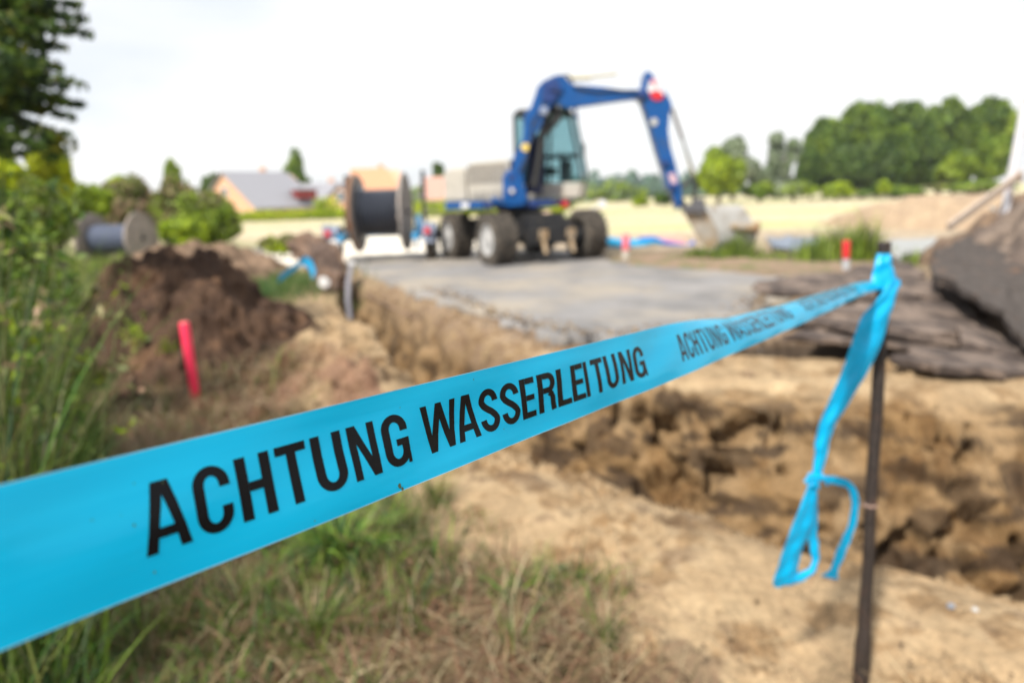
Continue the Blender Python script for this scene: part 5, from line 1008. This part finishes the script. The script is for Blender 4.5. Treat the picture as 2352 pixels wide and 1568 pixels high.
def near_grass():
    # green tussocks and dry straw on the near bank
    x, y = scatter(230000, (-4.2, 1.4), (.9, 6.2), None); dn = sdist(NL, x, y); n1 = fbm(x*1.7, y*1.7, 3., 4, .6); n3 = fbm(x*.7, y*.7, 9.); wdt = 1.0+.35*n3+.2*fbm(x*2.1, y*2.1, 1., 4, .6)
    m = ss(-.25, .35, -dn-wdt+.15*n1)
    green = ss(-.50, .15, n1-.9*ss(-.7, .1, x)*ss(2.9, 2.3, y)+.25*np.exp(-((x+.35)**2+(y-2.9)**2)/.25)*2+.5*ss(-1.2, -2.4, x)); ok = (RG.uniform(size=len(x)) < m*green*.80)&(y < 9)
    bare = (bump(x, y, -2.3, 4.9, 2.1, 1.6) > 0) & (RG.uniform(size=len(x)) < .97); ok &= ~bare
    x, y = x[ok], y[ok]; n = len(x); hh = RG.uniform(.06, .27, n)*(.6+.6*ss(-.3, .4, fbm(x*3, y*3, 2.)))*(1+.9*ss(-1.4, -2.4, x)); c = GC[RG.integers(0, len(GC), n)]*RG.uniform(.45, 1.3, (n, 1)); dr = RG.uniform(size=n) < .42; c[dr] = SC[RG.integers(0, len(SC), dr.sum())]
    z = ground_z(x, y)-.01; print('grass', n)
    blades('grass', np.stack([x, y, z], -1), hh, RG.uniform(.003, .010, n), RG.uniform(0, 6.28, n), RG.uniform(.7, 2.9, n), c, 'green and olive grass growing on the near bank below the tape')
    x, y = scatter(210000, (-4.2, 1.6), (.9, 6.6), None); dn = sdist(NL, x, y); n3 = fbm(x*.7, y*.7, 9.); n1 = fbm(x*2.3, y*2.3, 5., 4, .6); wdt = 1.0+.35*n3+.25*fbm(x*2.1, y*2.1, 1., 4, .6)
    ok = RG.uniform(size=len(x)) < (ss(-.28, .35, -dn-wdt+.2*n1)*.42+.0015*(dn < -.1)); x, y = x[ok], y[ok]; n = len(x)
    z = ground_z(x, y)+RG.uniform(.0, .035, n); c = SC[RG.integers(0, len(SC), n)]*RG.uniform(.6, 1.25, (n, 1)); print('straw', n)
    # straw lies nearly flat: length mostly sideways
    az = RG.uniform(0, 6.28, n); el = np.abs(RG.normal(0, .28, n)); l = RG.uniform(.05, .22, n); d = np.stack([np.cos(az)*np.cos(el), np.sin(az)*np.cos(el), np.sin(el)], -1); s_ = np.stack([-np.sin(az), np.cos(az), 0*az], -1)*RG.uniform(.0008, .0026, n)[:, None]; B = np.stack([x, y, z], -1); cv = np.stack([0*az, 0*az, RG.uniform(0, .02, n)], -1)+s_*RG.uniform(-2.5, 2.5, (n, 1))
    V = np.stack([B-s_, B+s_, B+d*l[:, None]*.5+cv+s_, B+d*l[:, None]*.5+cv-s_, B+d*l[:, None]+s_*.6, B+d*l[:, None]-s_*.6], 1); base = (np.arange(n)*6)[:, None, None]; F = (base+np.array([[[0, 1, 2, 3], [3, 2, 4, 5]]])).reshape(-1, 4)
    o = mesh_np('dry_straw', V.reshape(-1, 3), F, M_grass, tint=np.repeat(c, 6, axis=0)); tag(o, 'dry straw and dead stems strewn over the near bank', None, kind='stuff')
near_grass()
def tall_grass():
    # long blades at the left edge
    n = 3600; y = RG.uniform(1.5, 4.6, n); edge = -.60*y-.22; x = edge-np.abs(RG.normal(0, .45, n))+RG.normal(0, .06, n); z = ground_z(x, y)-.02
    c = np.vstack([GC, [(.11, .12, .04), (.06, .10, .03)]])[RG.integers(0, 8, n)]*RG.uniform(.6, 1.3, (n, 1)); dist = np.clip((edge-x)/.5, 0, 1)
    blades('tall_grass', np.stack([x, y, z], -1), RG.uniform(.30, .60, n)+dist*RG.uniform(.1, .9, n), RG.uniform(.005, .012, n), RG.uniform(0, 6.28, n), RG.uniform(.2, 1.6, n), c, 'long blurred grass blades at the left edge of the photo', 6)
    n = 650; y = RG.uniform(1.9, 4.2, n); x = -.66*y-.22-np.abs(RG.normal(0, .30, n)); z = ground_z(x, y)-.02
    c = np.vstack([GC, [(.15, .17, .04), (.2, .17, .08)]])[RG.integers(0, 8, n)]*RG.uniform(.35, 1.15, (n, 1))
    blades('reeds', np.stack([x, y, z], -1), RG.uniform(.8, 1.75, n), RG.uniform(.008, .018, n), RG.uniform(-1.2, 2.4, n), RG.uniform(.15, 1.1, n), c, 'tall reedy grass leaning in at the left edge, reaching above the tape', 8)
    # tussocks beyond the road and on the left land
    out = []
    for (px, py, Y, r, h, k) in ((1700, 574, 15.0, .55, .50, 420), (1660, 578, 14.6, .5, .30, 260), (1930, 570, 14.4, .9, .75, 800), (1985, 572, 14.0, .45, .85, 300), (1870, 582, 13.6, .6, .40, 300), (1600, 572, 14.8, .4, .25, 200), (1780, 572, 14.0, .5, .2, 160), (2130, 520, 12.6, .5, .3, 180)):
        c = at(px, py, Y); xx = RG.normal(c.x, r*.5, k); yy = RG.normal(Y, r*.4, k); out.append((xx, yy, h*RG.uniform(.15, 1.35, k)*np.exp(-((xx-c.x)/(r*1.1))**2)*(1+.5*pn(xx*3, yy*3, 1.))))
    x = np.concatenate([o[0] for o in out]); y = np.concatenate([o[1] for o in out]); h = np.concatenate([o[2] for o in out]); n = len(x); c = np.array(MID+OLV[:2])[RG.integers(0, 6, n)]*RG.uniform(.7, 1.3, (n, 1))
    blades('verge_weeds', np.stack([x, y, ground_z(x, y)-.02], -1), h, RG.uniform(.012, .03, n), RG.uniform(0, 6.28, n), RG.uniform(.2, 1.3, n), c, 'green weed tufts on the verge beyond the road')
    x, y = scatter(30000, (-14, -2.2), (5.5, 20), lambda x, y: (x < -.42*y-1.0)); n = len(x); n1 = fbm(x*1.1, y*1.1, 3.); k = (n1 > -.15) & (bump(x, y, -4.0, 8.3, 1.7, 3.0, .33) < .05) & (bump(x, y, -6.6, 15.2, 2.4, 2.4) < .05); x, y = x[k], y[k]; n = len(x)
    c = np.array(MID+OLV+YEL[:1])[RG.integers(0, 9, n)]*RG.uniform(.7, 1.3, (n, 1)); blades('meadow_grass', np.stack([x, y, ground_z(x, y)-.02], -1), RG.uniform(.15, .5, n), RG.uniform(.008, .02, n), RG.uniform(0, 6.28, n), RG.uniform(.3, 1.4, n), c, 'rough grass on the left bank around the old reel', 3)
    # green patch under the blue strip, before the chunk
    k = 2600; c0 = onz(640, 655, .1); x = RG.normal(c0.x, .62, k); y = RG.normal(c0.y, 1.3, k); c = np.array([(.06, .14, .03), (.10, .18, .04), (.14, .2, .05), (.03, .09, .03)])[RG.integers(0, 4, k)]
    blades('grass_patch', np.stack([x, y, ground_z(x, y)-.01], -1), RG.uniform(.08, .3, k), RG.uniform(.01, .02, k), RG.uniform(0, 6.28, k), RG.uniform(.3, 1.4, k), c, 'fresh green grass patch below the bent blue strip', 3)
tall_grass()
def tussock():
    # arching green clump right under the tape (photo centre-left)
    c0 = onz(790, 1290, 0); n = 480; a = RG.uniform(0, 6.28, n); r = np.abs(RG.normal(0, .12, n)); x = c0.x+np.cos(a)*r; y = c0.y+np.sin(a)*r; c = GC[RG.integers(0, 6, n)]*RG.uniform(.6, 1.8, (n, 1))
    e = blades('grass_tussock', np.stack([x, y, ground_z(x, y)], -1), RG.uniform(.16, .42, n), RG.uniform(.006, .015, n), a+RG.normal(0, .8, n), RG.uniform(1.2, 2.7, n), c, 'arching fresh green grass tussock just below the tape', 7); e['kind'] = 'thing'; e['category'] = 'grass tussock'
    for (px, py, k, s, lb) in ((930, 1215, 260, .08, 'olive grass clump at the right of the fresh tussock'), (560, 1420, 320, .10, 'dark olive grass clump at the bottom, under the letter H'), (330, 1500, 300, .10, 'dense dark grass clump in the bottom left corner region'), (1180, 1500, 50, .05, 'sparse green clump on the straw at the bottom centre'), (720, 1480, 240, .08, 'mixed green and straw clump at the bottom left of centre'),
                               (1000, 1165, 160, .05, 'thin green and straw tuft at the sand edge under the tape'), (1390, 1480, 60, .04, 'small green weed on the straw near the bottom centre')):
        c0 = onz(px, py, 0); a = RG.uniform(0, 6.28, k); r = np.abs(RG.normal(0, s, k)); x = c0.x+np.cos(a)*r; y = c0.y+np.sin(a)*r; c = np.vstack([GC, SC[:3]])[RG.integers(0, 9, k)]
        e = blades('grass_tuft', np.stack([x, y, ground_z(x, y)], -1), RG.uniform(.08, .28, k), RG.uniform(.003, .007, k), a, RG.uniform(.5, 1.8, k), c, lb, 6); e['kind'] = 'thing'; e['category'] = 'grass tuft'
tussock()

def rosette(px, py, r, lb):
    c = onz(px, py, 0); c.z = gz(c.x, c.y)+.01; e = empty('leafy_weed', c, lb, 'weed'); rg = random.Random(px); V = []; F = []; T = []
    for k in range(9):
        a = k*2.4; el = rg.uniform(.2, .9); l = r*rg.uniform(.7, 1.2); d = Vector((math.cos(a)*math.cos(el), math.sin(a)*math.cos(el), math.sin(el))); s_ = Vector((-math.sin(a), math.cos(a), 0)); b = len(V)
        for q, w_ in ((0, .05), (.35, .26), (.7, .28), (1, .02)):
            p = c+d*l*q+Vector((0, 0, -.35*l*q*q)); V += [p-s_*l*w_, p+Vector((0, 0, -.04*l)), p+s_*l*w_]
        for q in range(3): F += [(b+3*q, b+3*q+1, b+3*q+4, b+3*q+3), (b+3*q+1, b+3*q+2, b+3*q+5, b+3*q+4)]
        T += [(.10*rg.uniform(.6, 1.3), .17*rg.uniform(.8, 1.2), .07)]*12
    mesh_np('leaves', [tuple(v) for v in V], np.array(F), M_leaf, parent=e, tint=np.array(T), smooth=True)
    m = MB(); m.tube([c-Vector((0, 0, .03)), c+Vector((0, 0, .03))], .004, 5); m.build('stem', M_bark, e)
for (px, py, r, lb) in ((1390, 1480, .07, 'small grey-green rosette on the straw at the bottom centre'), (1235, 1440, .05, 'tiny broad-leaved weed left of the grey-green rosette'), (1050, 1440, .06, 'broad-leaved weed in the grass below the lettering'), (640, 1510, .07, 'broad-leaved weed at the bottom edge, left of centre'), (1290, 1310, .035, 'lone dark leaf rosette on the sand under the tape')): rosette(px, py, r, lb)

def grit(name, x, y, z, r, cols, label):
    n = len(x); O = np.array([(1, 0, 0), (-1, 0, 0), (0, 1, 0), (0, -1, 0), (0, 0, 1), (0, 0, -1)], float)
    V = np.stack([x, y, z], -1)[:, None, :]+O[None]*r[:, None, None]*RG.uniform(.5, 1.2, (n, 6, 1))+RG.normal(size=(n, 6, 3))*r[:, None, None]*.15
    Fo = np.array([(0, 2, 4), (2, 1, 4), (1, 3, 4), (3, 0, 4), (2, 0, 5), (1, 2, 5), (3, 1, 5), (0, 3, 5)]); F = (np.arange(n)[:, None, None]*6+Fo[None]).reshape(-1, 3)
    o = mesh_np(name, V.reshape(-1, 3), F, M_ground, tint=np.repeat(cols, 6, axis=0), smooth=True); tag(o, label, None, kind='stuff')
def spill():
    E = []
    for a, b in zip(RP[3:14], RP[4:15]):
        k = int(np.hypot(*(b-a))*230); t = RG.uniform(0, 1, k)[:, None]; E.append(a+(b-a)*t+RG.normal(size=(k, 2))*.16)
    E = np.vstack(E); zz = np.maximum(ground_z(E[:, 0], E[:, 1]), np.where(inpoly(RP, E[:, 0], E[:, 1]), .345, 0)); n = len(E)
    c = np.array([(.30, .21, .12), (.20, .14, .09), (.10, .08, .07), (.14, .13, .125), (.36, .27, .16)])[RG.integers(0, 5, n)]*RG.uniform(.6, 1.2, (n, 1))
    grit('loose_gravel', E[:, 0], E[:, 1], zz, RG.uniform(.006, .03, n)**1.0, c, 'crumbs of sand and asphalt spilled along the broken road edge')
    x, y = scatter(9000, (-1.6, 3.2), (1.6, 8.2), None); dn = sdist(NL, x, y); k = (dn < .02) & (dn > -.95-.2*RG.normal(size=len(x))) & (RG.uniform(size=len(x)) < .15+.85*crumb(x, y)); x, y = x[k], y[k]; n = len(x)
    c = np.array([(.27, .19, .11), (.20, .135, .075), (.33, .24, .145), (.13, .09, .06)])[RG.integers(0, 4, n)]*RG.uniform(.7, 1.15, (n, 1))
    grit('sand_crumbs', x, y, ground_z(x, y), RG.uniform(.003, .011, n), c, 'small crumbs of damp sand strewn over the near sand strip')
spill()

# ------------------------------------------------------------------ houses
def house(name, gable, eave_z, ridge_z, depth, Y, wall, roof, label, dormer=None, hip=0.0, axis=(1, 0), win=True):
    """ridge runs from the gable end along `axis` (unit xy); gable: centre x, width"""
    gx, gw = gable; u = Vector((axis[0], axis[1], 0)).normalized(); v = Vector((-u.y, u.x, 0)); z0 = .1; e = empty(name, (gx, Y, .2), label, 'house'); O = Vector((gx, Y, 0)); Zz = Vector((0, 0, 1))
    P = lambda a, b, z: O+u*a+v*b+Zz*z; h = gw/2
    m = MB(); m.prism([P(0, -h, z0), P(0, h, z0), P(0, h, eave_z), P(0, 0, ridge_z-.15), P(0, -h, eave_z)], u*depth); wl = m.build('wall', wall, e)
    m = MB(); o = .35; sl = (ridge_z-eave_z)/h
    for s in (-1, 1):
        a0, a1, b0, b1 = P(-.35, 0, ridge_z), P(depth+.35-hip, 0, ridge_z), P(-.35, s*(h+o), eave_z-o*sl), P(depth+.35, s*(h+o), eave_z-o*sl); t = Zz*.14
        m.add([a0, a1, b1, b0, a0+t, a1+t, b1+t, b0+t], [(0, 1, 2, 3), (7, 6, 5, 4), (0, 4, 5, 1), (1, 5, 6, 2), (2, 6, 7, 3), (3, 7, 4, 0)])
    if hip: m.add([P(depth+.35-hip, 0, ridge_z+.14), P(depth+.36, -(h+o), eave_z-o*sl+.14), P(depth+.36, h+o, eave_z-o*sl+.14)], [(0, 1, 2)])
    rf = m.build('roof', roof, e)
    c = P(depth*.6, .4, ridge_z+.2); m = MB(); m.obox(c, (.3, .3, .5)); m.build('chimney', M_brick, rf, bevel=.03)
    if win:
        for (b, z, w_, hh) in ((0, (eave_z+ridge_z)/2-.2, .45, .5), (-h*.5, eave_z-1.1, .6, .5), (h*.5, eave_z-1.1, .6, .5)):
            m = MB(); m.obox(P(-.04, b, z), (.05, w_+.08, hh+.08), (u, v, Zz)); wi = m.build('window', M_winw, e); m = MB(); m.obox(P(-.09, b, z), (.02, w_, hh), (u, v, Zz)); m.build('pane', mat('window_glass', (.10, .13, .16), .1), wi)
    if dormer:
        a, wd, zz, hh, s = dormer; b = s*(h-(zz-eave_z)/sl)
        m = MB(); m.prism([P(a-wd/2, b, zz+hh), P(a-wd/2, b-s*0+s*1.2, zz-.0), P(a-wd/2, b+s*1.2, zz+hh)], u*wd); d = m.build('dormer', M_redw, e)
        m = MB(); m.prism([P(a-wd/2-.15, b-s*.5, zz+hh+.10), P(a-wd/2-.15, b+s*1.5, zz+hh-.0), P(a-wd/2-.15, b+s*1.5, zz+hh+.16), P(a-wd/2-.15, b-s*.5, zz+hh+.26)], u*(wd+.3)); m.build('dormer_roof', roof, d)
        for q in range(3): m = MB(); m.obox(P(a-wd/2+wd*(q+.5)/3, b+s*1.22, zz+hh*.5), (wd*.10, .04, hh*.28), (u, v, Zz)); m.build('dormer_window', mat('red_boards_light', (.35, .05, .05), .6), d)
    return e
Yh = 78
def hx(px, Y=Yh): return at(px, 450, Y).x
def hz(px, py, Y=Yh): return at(px, py, Y).z
house('brick_house', (hx(519), 11.0), hz(517, 478), hz(505, 396), 8.8, Yh, M_brick, M_roofg, 'orange brick house with grey roof, gable turned to the field, red dormer', dormer=(6.6, 2.8, hz(640, 458), .95, -1), axis=(.60, .80), hip=1.0)
house('garden_house', (hx(700, 86), 6.0), hz(700, 470, 86), hz(700, 424, 86), 5.5, 86, M_plaster, M_roofg, 'low grey roofed house right of the conifer', axis=(1, .1), win=False)
house('brick_house', (hx(782, 82), 5.2), hz(780, 470, 82), hz(782, 424, 82), 4, 82, M_brick, M_roofg, 'small orange gable left of the big reel', axis=(.3, .95))
house('roofed_house', (hx(815, 92), 6.5), hz(855, 440, 92), hz(855, 388, 92), 6.0, 92, M_brick, M_roofo, 'house with bright orange roof showing above the big reel', axis=(1, .15), hip=2.0)
house('roofed_house', (hx(975, 90), 6.5), hz(1020, 455, 90), hz(1020, 408, 90), 7.0, 90, M_plaster, M_roofp, 'house with faded pink roof left of the engine hood', axis=(1, .1), hip=1.5)
house('white_house', (hx(225, 80), 5), hz(240, 470, 80), hz(240, 432, 80), 3.5, 80, M_plaster, M_roofp, 'pale house half hidden behind the reddish shrubs', axis=(1, .1))

# ------------------------------------------------------------------ air
def haze():
    m = MB(); m.obox((0, 130, 14.5), (420, 290, 18.5)); o = m.build('haze', M_white); o['kind'] = 'stuff'; tag(o, 'thin pale summer haze over the fields', None, kind='stuff')
    mt = bpy.data.materials.new('haze_air'); mt.use_nodes = True; t = mt.node_tree; t.nodes.clear(); v = N(t, 'ShaderNodeVolumePrincipled'); v.inputs['Color'].default_value = (.90, .95, 1, 1); v.inputs['Density'].default_value = HAZE
    t.links.new(v.outputs[0], N(t, 'ShaderNodeOutputMaterial').inputs['Volume']); o.data.materials.clear(); o.data.materials.append(mt)
HAZE = .0003
haze()
